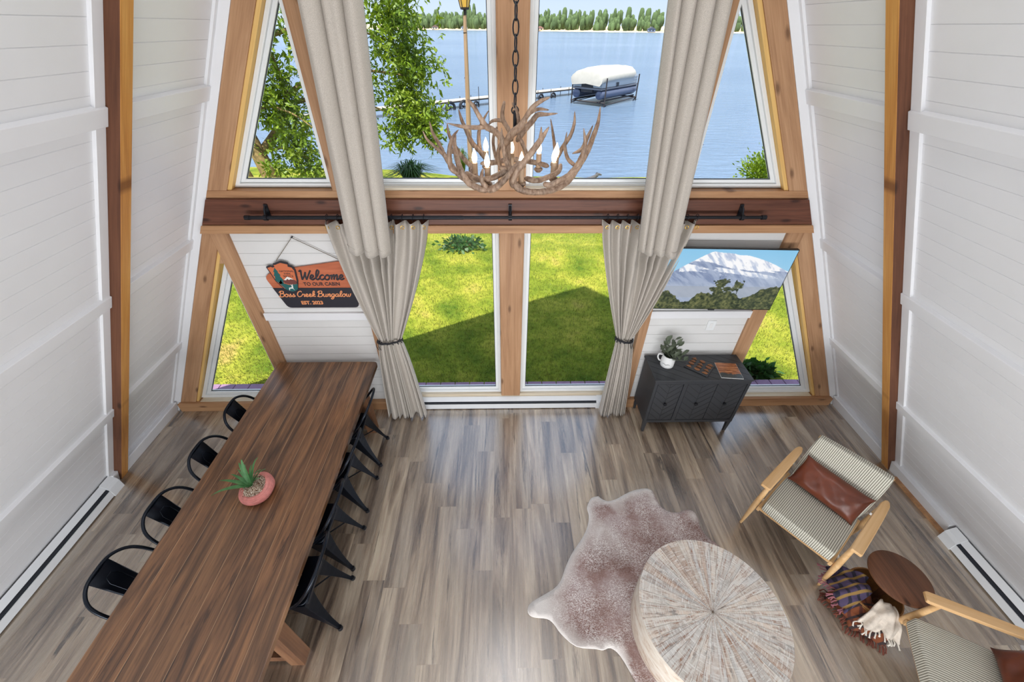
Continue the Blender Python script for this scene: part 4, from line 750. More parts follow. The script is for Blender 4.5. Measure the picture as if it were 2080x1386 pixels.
# ---- black cabinet
cb = thing('sideboard', 'charcoal three door cabinet standing under the television', 'cabinet', (1.985, -.205, 0)); cw, cd, ch = .5, .195, .815
s = MB(); s.box(-cw-.012, cw+.012, -cd-.012, cd+.008, ch-.022, ch); top = s.build('top', MT['cab'], cb, bevel=.004)
s = MB()
for i in range(-6, 9):
    x0 = -cw+.03+i*.15; pts_ = []
    a_, b_ = Vector((x0, -cd, 0)), Vector((x0+.62, cd, 0)); 
    def clipx(a, b):
        P = []
        for t in np.linspace(0, 1, 60):
            q = a.lerp(b, t)
            if -cw < q.x < cw: P.append(q)
        return P
    P_ = clipx(Vector((x0+.62, -cd, 0)), Vector((x0, cd, 0)))
    if len(P_) > 3: s.tube([P_[0]+Vector((0, 0, ch)), P_[-1]+Vector((0, 0, ch))], .0016, 4)
s.build('top_groove', MT['cabgroove'], top)
s = MB(); s.box(-cw, cw, -cd+.012, cd, .165, ch-.022); s.build('body', MT['cab'], cb, bevel=.003)
s = MB()
for x0, x1, z0, z1 in [(-cw, cw, .165, .2), (-cw, cw, ch-.06, ch-.022), (-cw, -cw+.03, .2, ch-.06), (cw-.03, cw, .2, ch-.06), (-.195, -.155, .2, ch-.06)]: s.box(x0, x1, -cd-.004, -cd+.014, z0, z1)
s.build('face_frame', MT['cab'], cb)
for i, (x0, x1) in enumerate([(-.465, -.2), (-.15, .156), (.161, .465)]):
    s = MB(); z0, z1 = .205, ch-.065; s.box(x0, x1, -cd-.001, -cd+.012, z0, z1); d_ = s.build('door', MT['cab'], cb, bevel=.002)
    s = MB(); xm = (x0+x1)/2; k = z0-.1
    s.tube([(xm, -cd-.001, z0), (xm, -cd-.001, z1)], .0022, 4)
    while k < z1+.2:
        for sd in (-1, 1):
            P_ = [(xm+sd*t*(x1-x0)/2, k+t*.13) for t in np.linspace(0, 1, 30)]; P_ = [p for p in P_ if z0 < p[1] < z1]
            if len(P_) > 2: s.tube([(P_[0][0], -cd-.001, P_[0][1]), (P_[-1][0], -cd-.001, P_[-1][1])], .0022, 4)
        k += .085
    s.build('chevron_groove', MT['cabgroove'], d_)
    s = MB(); s.lathe([(.0, .0), (.009, .0), (.008, .012), (.018, .016), (.019, .024), (.0, .028)], (0, 0, 0), 20); s.v = [(x+xm, -cd-.001-z, y+.47) for x, y, z in s.v]; s.build('knob', MT['rodblack'], d_, smooth=True)
for sx_ in (-1, 1):
    for sy_ in (-1, 1):
        s = MB(); x, y = sx_*(cw-.022), sy_*(cd-.018); s.loft([[Vector((x+a*.022, y+b*.02, .19)) for a, b in ((-1, -1), (1, -1), (1, 1), (-1, 1))], [Vector((x-sx_*.004+a*.013, y+b*.013, 0)) for a, b in ((-1, -1), (1, -1), (1, 1), (-1, 1))]]); s.build('leg', MT['cab'], cb, bevel=.002)
# ---- jug with greenery on the cabinet
jg = thing('potted_greenery', 'white ceramic jug with grey green leaves on the black cabinet', 'plant', (1.665, -.165, ch), -.6)
s = MB(); s.lathe([(.0, 0), (.066, 0), (.07, .01), (.071, .08), (.064, .125), (.066, .14), (.06, .14), (.058, .12), (.062, .03), (0, .02)], n=36); jo = s.build('jug', MT['ceramic'], jg, smooth=True, sharp=60)
s = MB(); s.tube(curve([(-.066, 0, .115), (-.1, 0, .11), (-.108, 0, .07), (-.09, 0, .035), (-.068, 0, .03)], 5), .008, 8); s.build('handle', MT['ceramic'], jo, smooth=True)
s = MB(); s.tube(curve([(-.04, -.0575, .05), (-.02, -.07, .058), (0, -.0725, .048), (.02, -.07, .06), (.04, -.0585, .052)], 5), .0016, 5); s.build('jug_marking', MT['slot'], jo, smooth=True)
def leafy(parent, stems, mat, ll, lw, n, seed=0):
    g = random.Random(seed); V = []; sm = MB()
    for (dx, dy, hh) in stems:
        pts = curve([(0, 0, .05), (dx*.35, dy*.35, .05+hh*.5), (dx, dy, .05+hh)], 5); sm.tube(pts, .0025, 5)
        for k in range(n):
            t = .3+.7*k/(n-1); p = np.array(pts[min(len(pts)-1, int(t*(len(pts)-1)))]); a = k*2.4+g.random(); d = np.array([cos(a), sin(a), .55+g.random()*.5]); d /= np.linalg.norm(d); sd_ = np.cross(d, [0, 0, 1]); sd_ /= np.linalg.norm(sd_)+1e-6; l = ll*(.7+.5*g.random()); w_ = lw*(.8+.4*g.random())
            up_ = np.cross(sd_, d)
            V += [[p, p+d*l*.35+sd_*w_+up_*.006, p+d*l*.7+sd_*w_*.9+up_*.006, p+d*l], [p, p+d*l*.35-sd_*w_+up_*.006, p+d*l*.7-sd_*w_*.9+up_*.006, p+d*l]]
    rawmesh('leaves', np.array(V), 4, mat, parent); sm.build('stems', mat, parent, smooth=True)
leafy(jg, [(.03, .02, .23), (-.08, .03, .2), (.11, -.02, .15), (-.02, -.07, .17), (.0, .08, .24), (.12, .06, .12), (.06, -.08, .14), (-.06, -.02, .25), (.15, .0, .08), (-.1, .0, .13), (.05, .05, .19)], MT['sage'], .085, .021, 9, 2)
# ---- tray with carved wooden tiles, magazine
ty = thing('game_tray', 'black square tray with small brown wooden pieces on the cabinet', 'tray', (2.01, -.195, ch), radians(-42))
s = MB(); s.box(-.125, .125, -.118, .118, 0, .012); s.build('tray', MT['cab'], ty, bevel=.003)
pc = wood('game_piece_wood', (92, 52, 30), (136, 86, 52), (170, 118, 78), 'X', .5, knots=False)
for i in range(3):
    for j in range(4):
        s = MB(); x = -.082+.082*i; y = -.078+.052*j
        if (i+j) % 3 == 0: s.slab([(x-.028, y-.018), (x+.028, y-.018), (x+.0, y+.02)], .012, .02)
        elif (i+j) % 3 == 1: s.slab([(x+.03*cos(t), y+.019*sin(t)) for t in np.linspace(0, pi*1.7, 10)], .012, .02)
        else: s.slab([(x-.028, y-.016), (x+.018, y-.018), (x+.03, y+.0), (x-.0, y+.02)], .012, .02)
        s.build('wooden_piece', pc, ty, bevel=.002)
mg = thing('magazine', 'magazine with an orange canyon cover lying on the cabinet', 'magazine', (2.29, -.27, ch), radians(-6))
s = MB(); s.box(-.11, .112, -.118, .12, 0, .006); s.build('pages', plain('paper', (236, 236, 232), .7), mg)
def mag(U, V):
    n = fbm(U*4, V*30, 5, 7); n2 = fbm(U*10, V*10, 5, 8); c = lerp3((120, 62, 34), (214, 150, 104), np.clip((n-.25)*2, 0, 1)); c = np.where((V < .42-.25*n2)[..., None], lerp3((44, 56, 60), (90, 92, 90), n2), c); return c
painted('cover', 60, 60, .22, .236, mag, vcol('magazine_cover', .3), mg, (0, .001, .0068), 'XY')
# ---- dining table
dt = thing('dining_table', 'long walnut plank dining table along the left side', 'table', (-1.977, -1.6, 0)); tx, y1t, y0t = .533, 1.565, -1.62
s = MB(); P_ = rounded([(-tx, y0t), (tx, y0t), (tx, y1t), (-tx, y1t)], .05, 6); s.slab(P_, .735, .78); s.build('tabletop', MT['tabletop'], dt, bevel=.004, loc=(0, 0, 0))
s = MB(); s.box(-.44, .44, y0t+.25, y1t-.2, .64, .735); s.build('apron', MT['tableleg'], dt)
for ly in (-.84, 1.27):
    for sx_ in (-1, 1): s = MB(); s.box(sx_*.4-.052, sx_*.4+.052, ly-.05, ly+.05, 0, .735, M=None); s.build('leg', MT['tableleg'], dt, bevel=.004)
    s = MB(); s.box(-.35, .35, ly-.035, ly+.035, .05, .13); s.build('stretcher', MT['tableleg'], dt, bevel=.003)
s = MB(); s.box(-.03, .03, -.8, 1.24, .06, .12); s.build('stretcher', MT['tableleg'], dt, bevel=.003)
# ---- metal dining chairs
def make_chair():
    c = thing('dining_chair', 'x', 'chair', group='black metal chairs around the dining table')
    s = MB(); P_ = rounded([(-.17, -.165), (.185, -.185), (.185, .185), (-.17, .165)], .05, 5)
    s.slab(P_, .438, .45); P2 = [(x*1.02, y*1.02) for x, y in P_]; s.slab(P2, .405, .440); s.build('seat', MT['black'], c, bevel=.006)
    s = MB()
    for y in (-.035, .035): s.lathe([(0, 0), (.008, 0), (.008, .0012), (0, .0012)], (-.06, y, .4502), 12)
    s.build('seat_rivets', plain('rivet_metal', (190, 192, 196), .3, metal=.8), c)
    hoop = curve([(.03, -.185, .452), (-.06, -.205, .50), (-.19, -.215, .63), (-.285, -.19, .765), (-.33, -.11, .835), (-.34, 0, .848), (-.33, .11, .835), (-.285, .19, .765), (-.19, .215, .63), (-.06, .205, .50), (.03, .185, .452)], 6)
    s = MB(); s.tube(hoop, .0115, 10); s.build('back_hoop', MT['black'], c, smooth=True)
    rings = []
    for t in np.linspace(0, 1, 7):
        x = -.165-.168*t; z = .44+.40*t; w_ = .062+.022*t; rings.append([Vector((x-.004, -w_, z)), Vector((x+.004, -w_*.9, z)), Vector((x+.009, 0, z)), Vector((x+.004, w_*.9, z)), Vector((x-.004, w_, z)), Vector((x+.001, 0, z))])
    s = MB(); s.loft(rings); bs = s.build('backrest', MT['black'], c, smooth=True)
    s = MB(); e_ = []
    for y, t in ((-.034, .06), (-.04, .76), (-.02, .86), (.02, .86), (.04, .76), (.034, .06)): e_.append((-.165-.168*t+.010, y, .44+.40*t))
    s.tube(e_, .003, 6); s.build('pressed_rib', MT['black'], bs, smooth=True)
    for fx, fy, tx_, ty_ in ((.215, .195, .14, .15), (.215, -.195, .14, -.15), (-.3, .178, -.13, .14), (-.3, -.178, -.13, -.14)):
        rings = []; sy_ = 1 if fy > 0 else -1; sx_ = 1 if fx > 0 else -1
        for t in np.linspace(0, 1, 9):
            e_ = t**1.25; x = tx_+(fx-tx_)*e_; y = ty_+(fy-ty_)*e_; z = .44*(1-t); w_ = .085*(1-t)**1.6+.017; d_ = .05*(1-t)**1.4+.016
            rings.append([Vector((x+sx_*d_*.5, y+sy_*d_*.5, z)), Vector((x-sx_*w_, y+sy_*d_*.5, z)), Vector((x-sx_*w_, y+sy_*d_*.2, z)), Vector((x+sx_*d_*.1, y+sy_*d_*.1, z)), Vector((x+sx_*d_*.2, y-sy_*w_, z)), Vector((x+sx_*d_*.5, y-sy_*w_, z))])
        s = MB(); s.loft(rings); lg = s.build('leg', MT['black'], c, bevel=.003)
        s = MB(); s.tube([(fx, fy, 0), (fx-sx_*.003, fy-sy_*.003, .028)], [.02, .018], 10); s.build('foot_cap', MT['rodblack'], lg, smooth=True)
    s = MB(); s.tube([(.17, .17, .2), (-.22, -.16, .2)], .006, 6); s.tube([(.17, -.17, .2), (-.22, .16, .2)], .006, 6); s.build('cross_brace', MT['black'], c, smooth=True)
    return c
ch0 = make_chair(); first = True
nmL = ['nearest the camera', 'second from the camera', 'third from the camera', 'farthest, close to the side window']
nmR = ['nearest the camera', 'second from the camera', 'third from the camera', 'farthest, next to the curtain']
spots = [(-2.395, -2.165, .02, 'wall side of the table, '+nmL[0]), (-2.35, -1.72, -.03, 'wall side of the table, '+nmL[1]), (-2.33, -1.215, -.02, 'wall side of the table, '+nmL[2]), (-2.31, -.71, .03, 'wall side of the table, '+nmL[3]),
         (-1.645, -2.095, pi+.02, 'open room side of the table, '+nmR[0]), (-1.67, -1.66, pi, 'open room side of the table, '+nmR[1]), (-1.68, -1.135, pi-.02, 'open room side of the table, '+nmR[2]), (-1.68, -.64, pi+.02, 'open room side of the table, '+nmR[3])]
for i, (x, y, r, lb) in enumerate(spots):
    o = ch0 if i == 0 else copy_tree(ch0); o.location = (x, y, 0); o.rotation_euler = (0, 0, r); o['label'] = 'black metal chair on the '+lb
# ---- agave in a pink bowl on the table
pp = thing('potted_plant', 'spiky green plant in a ribbed pink bowl on the dining table', 'plant', (-1.985, -1.585, .78)); tilt = Matrix.Rotation(.0, 4, 'X')
s = MB(); prof = []
for k in range(0, 25):
    t = k/24; z = .10*t; r_ = .07+.055*sin(pi*(.12+.72*t)); r_ += .0035*(1 if k % 3 else -1); prof.append((r_, z))
rings = []
for r_, z in prof:
    rings.append([Vector((r_*cos(a), r_*sin(a), z*(1+.30*sin(a+.55))+.004*sin(3*a+z*60))) for a in np.linspace(0, 2*pi, 40, endpoint=False)])
rings.append([Vector((v.x*.9, v.y*.9, v.z-.002)) for v in rings[-1]]); rings.append([Vector((v.x*.93, v.y*.93, v.z-.025)) for v in rings[-1]])
s.loft(rings); s.build('bowl', plain('pink_glaze', (206, 128, 120), .35, var=.18, vscale=30), pp, smooth=True, sharp=50)
V = []
for k in range(900):
    a = rng.random()*2*pi; r_ = .098*sqrt(rng.random()); z = .092*(1+.30*sin(a+.55)*r_/.1)-.006; c_ = np.array([r_*cos(a), r_*sin(a), z+rng.random()*.006]); q = .0045; d1 = rng.normal(size=3)*q; d2 = rng.normal(size=3)*q; V.append([c_-d1, c_-d2, c_+d1, c_+d2])
gm, gt, gb = M0('gravel'); gn = noise(gt, coords(gt), 120, 2); gt.links.new(ramp(gt, gn, [(.4, L((120, 84, 60))), (.5, L((188, 164, 140))), (.62, L((232, 222, 208)))]), gb.inputs['Base Color'])
s = MB(); s.loft([[Vector((.1*cos(a), .1*sin(a), .088*(1+.30*sin(a+.55)))) for a in np.linspace(0, 2*pi, 24, endpoint=False)], [Vector((.1*cos(a)*.2, .1*sin(a)*.2, .09)) for a in np.linspace(0, 2*pi, 24, endpoint=False)]]); s.build('soil', gm, pp)
o = rawmesh('gravel', np.array(V), 4, gm, pp); o['kind'] = 'stuff'
def blade(s, a, ln, rise, wd, droop, base=(0, 0)):
    pts = []
    for t in np.linspace(0, 1, 10):
        r_ = ln*(t-.12*t*t); z = .10+rise*sin(min(1, t*1.0)*pi*.5)-droop*t*t; pts.append((Vector((base[0]+cos(a)*r_, base[1]+sin(a)*r_, z)), wd*(1-t)**.75*(.75+.6*min(1, t*4))+.0004))
    rings = []; side = Vector((-sin(a), cos(a), 0))
    for p, w_ in pts: rings.append([p-side*w_+Vector((0, 0, w_*.5)), p+Vector((0, 0, .0)), p+side*w_+Vector((0, 0, w_*.5)), p+Vector((0, 0, .004))])
    s.loft(rings)
for a, ln, rise, wd, dr in [(1.9, .10, .22, .014, .0), (2.25, .13, .19, .013, .02), (1.0, .15, .2, .013, .0), (.6, .12, .14, .009, .02), (2.8, .19, .10, .012, .03), (3.05, .27, .07, .015, .03), (3.35, .33, .05, .016, .08), (1.45, .06, .2, .008, 0), (.2, .10, .10, .008, .03), (4.3, .06, .06, .009, .02), (2.5, .15, .13, .009, .03), (1.3, .10, .17, .01, .02), (.85, .15, .11, .007, .04), (2.0, .05, .12, .01, 0), (4.9, .05, .04, .008, .0)]:
    s = MB(); blade(s, a, ln, rise, wd, dr, (-.02, -.005)); s.build('leaf', MT['agave'], pp, smooth=True)
# ---- cowhide
hide = [(.849, -1.203), (.88, -1.235), (.935, -1.257), (1.02, -1.235), (1.095, -1.197), (1.2, -1.15), (1.336, -1.125), (1.401, -1.159), (1.418, -1.25), (1.44, -1.335), (1.52, -1.38), (1.597, -1.378), (1.675, -1.355), (1.735, -1.38), (1.744, -1.44), (1.738, -1.52), (1.76, -1.607), (1.85, -1.72), (1.92, -1.9), (1.95, -2.15), (1.93, -2.4), (1.80, -2.55), (1.6, -2.65), (1.4, -2.72), (1.2, -2.95), (1.05, -3.0), (.93, -2.84), (.842, -2.627), (.771, -2.481), (.709, -2.43), (.65, -2.442), (.597, -2.434), (.453, -2.416), (.351, -2.337), (.30, -2.27), (.25, -2.235), (.151, -2.223), (.108, -2.2), (.103, -2.16), (.138, -2.117), (.242, -2.065), (.33, -2.02), (.39, -1.96), (.451, -1.841), (.52, -1.735), (.60, -1.64), (.66, -1.56), (.70, -1.48), (.72, -1.40), (.715, -1.33), (.735, -1.28), (.78, -1.22)]
cowm, t, b = M0('cowhide'); v = coords(t); n1 = noise(t, v, 2.6, 5, .6); n2 = noise(t, coords(t, (95, 170, 60), rot=(0, 0, .5)), 1, 4, .75); n3 = noise(t, coords(t), 5, 4, .6)
c = ramp(t, n1, [(.38, L((122, 86, 76))), (.5, L((148, 116, 108))), (.62, L((170, 148, 144)))])
spk = ramp(t, n2, [(.46, (0, 0, 0)), (.56, (1, 1, 1))]); den = ramp(t, n3, [(.36, (0.15, 0.15, 0.15)), (.60, (.95, .95, .95))]); f_ = mix(t, 1, spk, den, 'MULTIPLY'); c = mix(t, f_, c, L((226, 218, 214)))
a_ = N(t, 'VertexColor', layer_name='Col'); c = mix(t, a_.outputs[0], c, L((226, 220, 214)))
sx_n = N(t, 'SeparateXYZ'); t.links.new(v, sx_n.inputs[0])
t.links.new(c, b.inputs['Base Color']); b.inputs['Roughness'].default_value = .8; b.inputs['Sheen Weight'].default_value = .2; bump(t, b, n2, .5, .004)
smh = curve([p for p in hide]+[hide[0]], 3); hp = [(float(p[0]), float(p[1])) for p in smh[:-1]]
bm = bmesh.new(); cc = Vector((1.15, -1.9, 0)); vsb = [bm.verts.new((x, y, 0)) for x, y in hp]; f = bm.faces.new(vsb); bmesh.ops.triangulate(bm, faces=[f]); 
for _ in range(4): bmesh.ops.subdivide_edges(bm, edges=[e_ for e_ in bm.edges if e_.calc_length() > .06], cuts=1)
bmesh.ops.triangulate(bm, faces=bm.faces[:])
me = bpy.data.meshes.new('cowhide_rug'); bm.to_mesh(me); bm.free(); ca_ = me.color_attributes.new('Col', 'FLOAT_COLOR', 'POINT'); hpn = np.array(hp)
def whiteness(x, y):
    d = float(np.min(np.hypot(hpn[:, 0]-x, hpn[:, 1]-y))); w_ = 0
    if x < .82: w_ = max(w_, .9-d/.10)
    if x > .8 and y > -1.3 and x < 1.4: w_ = max(w_, 1-d/.09)
    w_ = max(w_, 1.1-math.hypot(x-.2, y+2.15)/.24, .8-math.hypot((x-.80), (y+1.55))/.18, .8-math.hypot(x-1.72, y+1.42)/.1)
    return max(0, min(.92, w_))
for i, v_ in enumerate(me.vertices):
    x, y = v_.co.x, v_.co.y; q = whiteness(x, y); ca_.data[i].color = (q, q, q, 1)
    line = abs((x-1.44)*.9+(y+1.35)*-.32); v_.co.z = .004+.0035*math.exp(-(line/.02)**2)
me.materials.append(cowm); me.polygons.foreach_set('use_smooth', [True]*len(me.polygons)); o = bpy.data.objects.new('cowhide_rug', me); C.objects.link(o); b_ = o.modifiers.new('solid', 'SOLIDIFY'); b_.thickness = .006; b_.offset = -1; o.location.z = .004
tag(o, 'speckled brown and white cowhide rug partly under the round table', 'rug')
# ---- round drum coffee table
ct = thing('coffee_table', 'large round whitewashed drum coffee table with radiating wooden wedges', 'table', (1.395, -2.333, 0)); R_ = .508
wm, t, b = M0('whitewashed_wedges'); uv = N(t, 'UVMap', uv_map='UVMap'); mp = N(t, 'Mapping'); mp.inputs['Scale'].default_value = (8, 60, 1); t.links.new(uv.outputs[0], mp.inputs[0]); n1 = noise(t, mp.outputs[0], 1, 5, .7)
mp = N(t, 'Mapping'); mp.inputs['Scale'].default_value = (120, 8, 1); t.links.new(uv.outputs[0], mp.inputs[0]); n2 = noise(t, mp.outputs[0], 1, 4, .7)
mp = N(t, 'Mapping'); mp.inputs['Scale'].default_value = (5, 12, 1); t.links.new(uv.outputs[0], mp.inputs[0]); n3 = noise(t, mp.outputs[0], 1, 4, .6)
a_ = N(t, 'VertexColor', layer_name='Col'); base = ramp(t, n3, [(.3, L((184, 178, 172))), (.5, L((222, 218, 211))), (.7, L((230, 216, 202)))]); base = mix(t, .6, base, a_.outputs[0], 'MULTIPLY')
m1 = ramp(t, n1, [(.50, (0, 0, 0)), (.66, (1, 1, 1))]); c = mix(t, m1, base, L((150, 106, 78))); m2 = ramp(t, n2, [(.50, (0, 0, 0)), (.64, (.9, .9, .9))]); c = mix(t, m2, c, L((236, 233, 227)))
m3 = ramp(t, noise(t, mp.outputs[0], 1.7, 5, .7), [(.58, (0, 0, 0)), (.68, (.8, .8, .8))]); c = mix(t, m3, c, L((128, 122, 116)))
t.links.new(c, b.inputs['Base Color']); b.inputs['Roughness'].default_value = .6; bump(t, b, n2, .3, .002)
g = random.Random(4); angs = [0]
while angs[-1] < 2*pi-.07: angs.append(angs[-1]+g.uniform(.07, .17))
angs[-1] = 2*pi; vs = []; fs = []; uvs = []; cols = []
def wedge(a0, a1, z, tone, vo):
    b0 = len(vs); k = 5; gap = .0015
    P_ = [(0, 0, z)]+[(R_*cos(a0+(a1-a0)*i/k), R_*sin(a0+(a1-a0)*i/k), z) for i in range(k+1)]
    am = (a0+a1)/2; P_ = [(x*(1-.0), y, zz) for x, y, zz in P_]
    Q_ = [(.006*cos(am), .006*sin(am), z)]+[(R_*cos(a0+.0015+(a1-a0-.003)*i/k), R_*sin(a0+.0015+(a1-a0-.003)*i/k), z) for i in range(k+1)]
    for q in Q_: vs.append(q)
    fs.append(tuple(range(b0, b0+k+2))); uvs.append([(0, vo+.5*(a1-a0)*.3)]+[(R_, vo+(a1-a0)*.5*i/k) for i in range(k+1)]); cols.append(tone)
for i in range(len(angs)-1):
    t_ = g.choice([(1, 1, 1), (.9, .9, .92), (.82, .8, .78), (1, .93, .86), (.95, .84, .74), (1, .97, .92), (.72, .70, .70)] if g.random() > .12 else [(.66, .46, .34)]); wedge(angs[i], angs[i+1], .40+g.uniform(0, .0012), t_, g.uniform(0, 9))
me = bpy.data.meshes.new('top_wedges'); me.from_pydata(vs, [], fs); me.color_attributes.new('Col', 'FLOAT_COLOR', 'CORNER'); me.uv_layers.new(name='UVMap'); ul = me.uv_layers['UVMap']; ca_ = me.color_attributes['Col']; li = 0
for u_, c_ in zip(uvs, cols):
    for q in u_: ul.data[li].uv = q; ca_.data[li].color = c_+(1,); li += 1
me.materials.append(wm); o = bpy.data.objects.new('top_wedges', me); C.objects.link(o); o.parent = ct; b_ = o.modifiers.new('solid', 'SOLIDIFY'); b_.thickness = .006; b_.offset = -1
s = MB(); s.lathe([(0, .385), (R_-.004, .385), (R_-.002, .396), (0, .396)], n=72); s.build('top_base', plain('wedge_gap', (120, 100, 84), .8), ct, smooth=True, sharp=50)
dm_, t, b = M0('drum_side'); v = coords(t, (7, 7, 16), rot=(.5, .3, 0)); n1 = noise(t, v, 1, 5, .65, .8); t.links.new(ramp(t, n1, [(.3, L((176, 140, 112))), (.46, L((214, 200, 184))), (.7, L((232, 226, 216)))]), b.inputs['Base Color']); b.inputs['Roughness'].default_value = .6; bump(t, b, n1, .3, .004)
s = MB(); s.lathe([(0, .008), (R_-.02, .008), (R_-.008, .02), (R_, .2), (R_-.006, .387), (0, .387)], n=72); s.build('drum', dm_, ct, smooth=True, sharp=50)
# ---- armchairs (local: facing +Y)
def cushion(name, w_, d_, h_, mat, parent, M, puff=.35, n=14):
    s = MB(); vs = []; fs = []
    def pt(u, v, sg):
        e_ = (1-abs(u)**5)*(1-abs(v)**5); return Vector((u*w_/2*(1-.03*abs(v)**3), v*d_/2*(1-.03*abs(u)**3), sg*h_/2*(1-puff+puff*e_) if True else 0))
    g_ = np.linspace(-1, 1, n+1)
    top_ = [[M @ pt(u, v, 1) for u in g_] for v in g_]; bot_ = [[M @ pt(u, v, -1) for u in g_] for v in g_]
    A_ = [p for r in top_ for p in r]; B_ = [p for r in bot_ for p in r]; m_ = n+1; fs = [(j*m_+i, j*m_+i+1, (j+1)*m_+i+1, (j+1)*m_+i) for j in range(n) for i in range(n)]
    fs += [tuple(m_*m_+q for q in f[::-1]) for f in fs]; bd = [i for i in range(m_)]+[j*m_+n for j in range(1, m_)]+[n*m_+i for i in range(n-1, -1, -1)]+[j*m_ for j in range(n-1, 0, -1)]
    fs += [(bd[k], m_*m_+bd[k], m_*m_+bd[(k+1) % len(bd)], bd[(k+1) % len(bd)]) for k in range(len(bd))]
    s.add(A_+B_, fs); return s.build(name, mat, parent, smooth=True, sharp=70, bevel=.012)
def armchair(label, loc, rz):
    c = thing('armchair', label, 'armchair', loc, rz, 'striped armchairs around the coffee table')
    cushion('seat_cushion', .56, .56, .115, MT['stripe'], c, Matrix.Translation((0, .085, .365)) @ Matrix.Rotation(radians(4), 4, 'X'), .12)
    Mb = Matrix.Translation((0, -.265, .61)) @ Matrix.Rotation(radians(-72), 4, 'X'); bo = cushion('back_cushion', .56, .46, .105, MT['stripe'], c, Matrix.Identity(4), .12); bo.matrix_local = Mb
    s = MB()
    for x in (-.29, .29): s.box(x-.012, x+.012, -.24, .34, .27, .32)
    s.box(-.29, .29, .31, .335, .285, .318); s.box(-.29, .29, -.25, -.22, .25, .30); s.build('seat_frame', MT['oak'], c, bevel=.004)
    s = MB()
    for x in (-.2, 0, .2): s.tube([(x, -.25, .3), (x, -.37, .78)], .012, 8)
    s.tube([(-.28, -.375, .77), (.28, -.375, .77)], .016, 8); s.build('back_frame', MT['oak'], c, smooth=True)
    for sx_ in (-1, 1):
        s = MB(); ax = sx_*.335; pr = [(.375, .0, .034), (.36, 0, .041), (.1, .004, .040), (-.1, .006, .037), (-.24, .002, .032), (-.29, -.006, .02), (-.31, -.012, .006)]
        rings = [[Vector((ax-w_, y, .60+z)), Vector((ax+w_, y, .60+z)), Vector((ax+w_*.9, y, .626+z)), Vector((ax-w_*.9, y, .626+z))] for y, z, w_ in pr]; s.loft(rings); s.build('armrest', MT['oak'], c, smooth=True, sharp=50, bevel=.004)
        for fy, ty_, r1 in ((.325, .29, .02), (-.34, -.2, .019)):
            s = MB(); x0 = sx_*.32; x1 = sx_*.338
            s.tube([(x1, fy+.02*(1 if fy > 0 else -1), 0), (x0+sx_*.008, (fy+ty_)/2+.01, .3), (x0, ty_, .6)], [.011, .024, .017], 14); s.build('leg', MT['oak'], c, smooth=True)
        s = MB(); s.tube([(sx_*.3, -.19, .5), (sx_*.33, -.19, .5)], .012, 10); s.tube([(sx_*.29, .2, .3), (sx_*.33, .27, .3)], .01, 8); s.build('joint_dowel', MT['ceramic'], c, smooth=True)
    return c
ac1 = armchair('striped oak armchair nearer the window wall, facing the round table', (2.62, -1.548, 0), radians(126.2))
ac2 = armchair('striped oak armchair at the bottom right corner, partly out of view', (2.972, -2.80, 0), radians(63))
def pillow(label, ch_, name='lumbar_pillow', yo=-.115, zo=.545):
    s = MB(); o = cushion(name, .52, .27, .13, MT['leather'], None, Matrix.Identity(4), .93, 22)
    for v_ in o.data.vertices:
        u, w_ = v_.co.x/.26, v_.co.y/.135; v_.co.z += (.008*sin(u*9+w_*4)+.006*sin(u*17-w_*7)*abs(u))*(1-abs(u)**3)*(1-abs(w_)); v_.co.x *= .97+.09*abs(w_)**4; v_.co.y *= .97+.14*abs(u)**6
    M = Matrix.Translation(ch_.location) @ Matrix.Rotation(ch_.rotation_euler.z, 4, 'Z') @ Matrix.Translation((.0, yo, zo)) @ Matrix.Rotation(radians(-58), 4, 'X') @ Matrix.Rotation(radians(-3), 4, 'Z')
    o.matrix_world = M; o.modifiers.clear(); tag(o, label, 'pillow', 'leather lumbar pillows'); return o
pillow('brown leather pillow on the armchair nearer the window wall', ac1); pillow('brown leather pillow on the armchair in the bottom right corner', ac2)
# ---- little round side table and throws
st = thing('side_table', 'small round dark wood side table between the two armchairs', 'table', (2.868, -2.15, 0))
dw = wood('side_table_wood', (66, 40, 26), (98, 62, 42), (124, 82, 56), 'Y', .45); s = MB(); s.lathe([(0, .425), (.19, .425), (.2, .432), (.2, .446), (.192, .452), (0, .452)], n=56); s.build('top', dw, st, smooth=True, sharp=40)
s = MB(); s.tube([(0, 0, .02), (0, 0, .43)], .022, 12); s.build('column', dw, st, smooth=True)
for a in (.3, .3+2*pi/3, .3+4*pi/3): s = MB(); s.tube([(0, 0, .4), (.12*cos(a), .12*sin(a), .41)], .014, 8); s.build('top_support', dw, st, smooth=True)
s = MB(); s.lathe([(0, 0), (.15, 0), (.155, .008), (.15, .02), (0, .022)], n=40); s.build('base', dw, st, smooth=True, sharp=40)
bk = thing('basket', 'woven basket of blankets around the foot of the small side table', 'basket', (2.80, -2.16, .024)); s = MB(); s.lathe([(.145, 0), (.17, .1), (.178, .19), (.172, .19), (.163, .1), (.14, .004)], n=40, cap=False)
for z in np.linspace(.01, .185, 12): r_ = float(np.interp(z, [0, .1, .19], [.146, .171, .179])); s.tube([(r_*cos(t), r_*sin(t), z) for t in np.linspace(0, 2*pi, 40, endpoint=False)], .006, 6, closed=True)
s.build('body', plain('wicker', (150, 104, 56), .7, var=.2, vscale=40), bk, smooth=True, sharp=60)
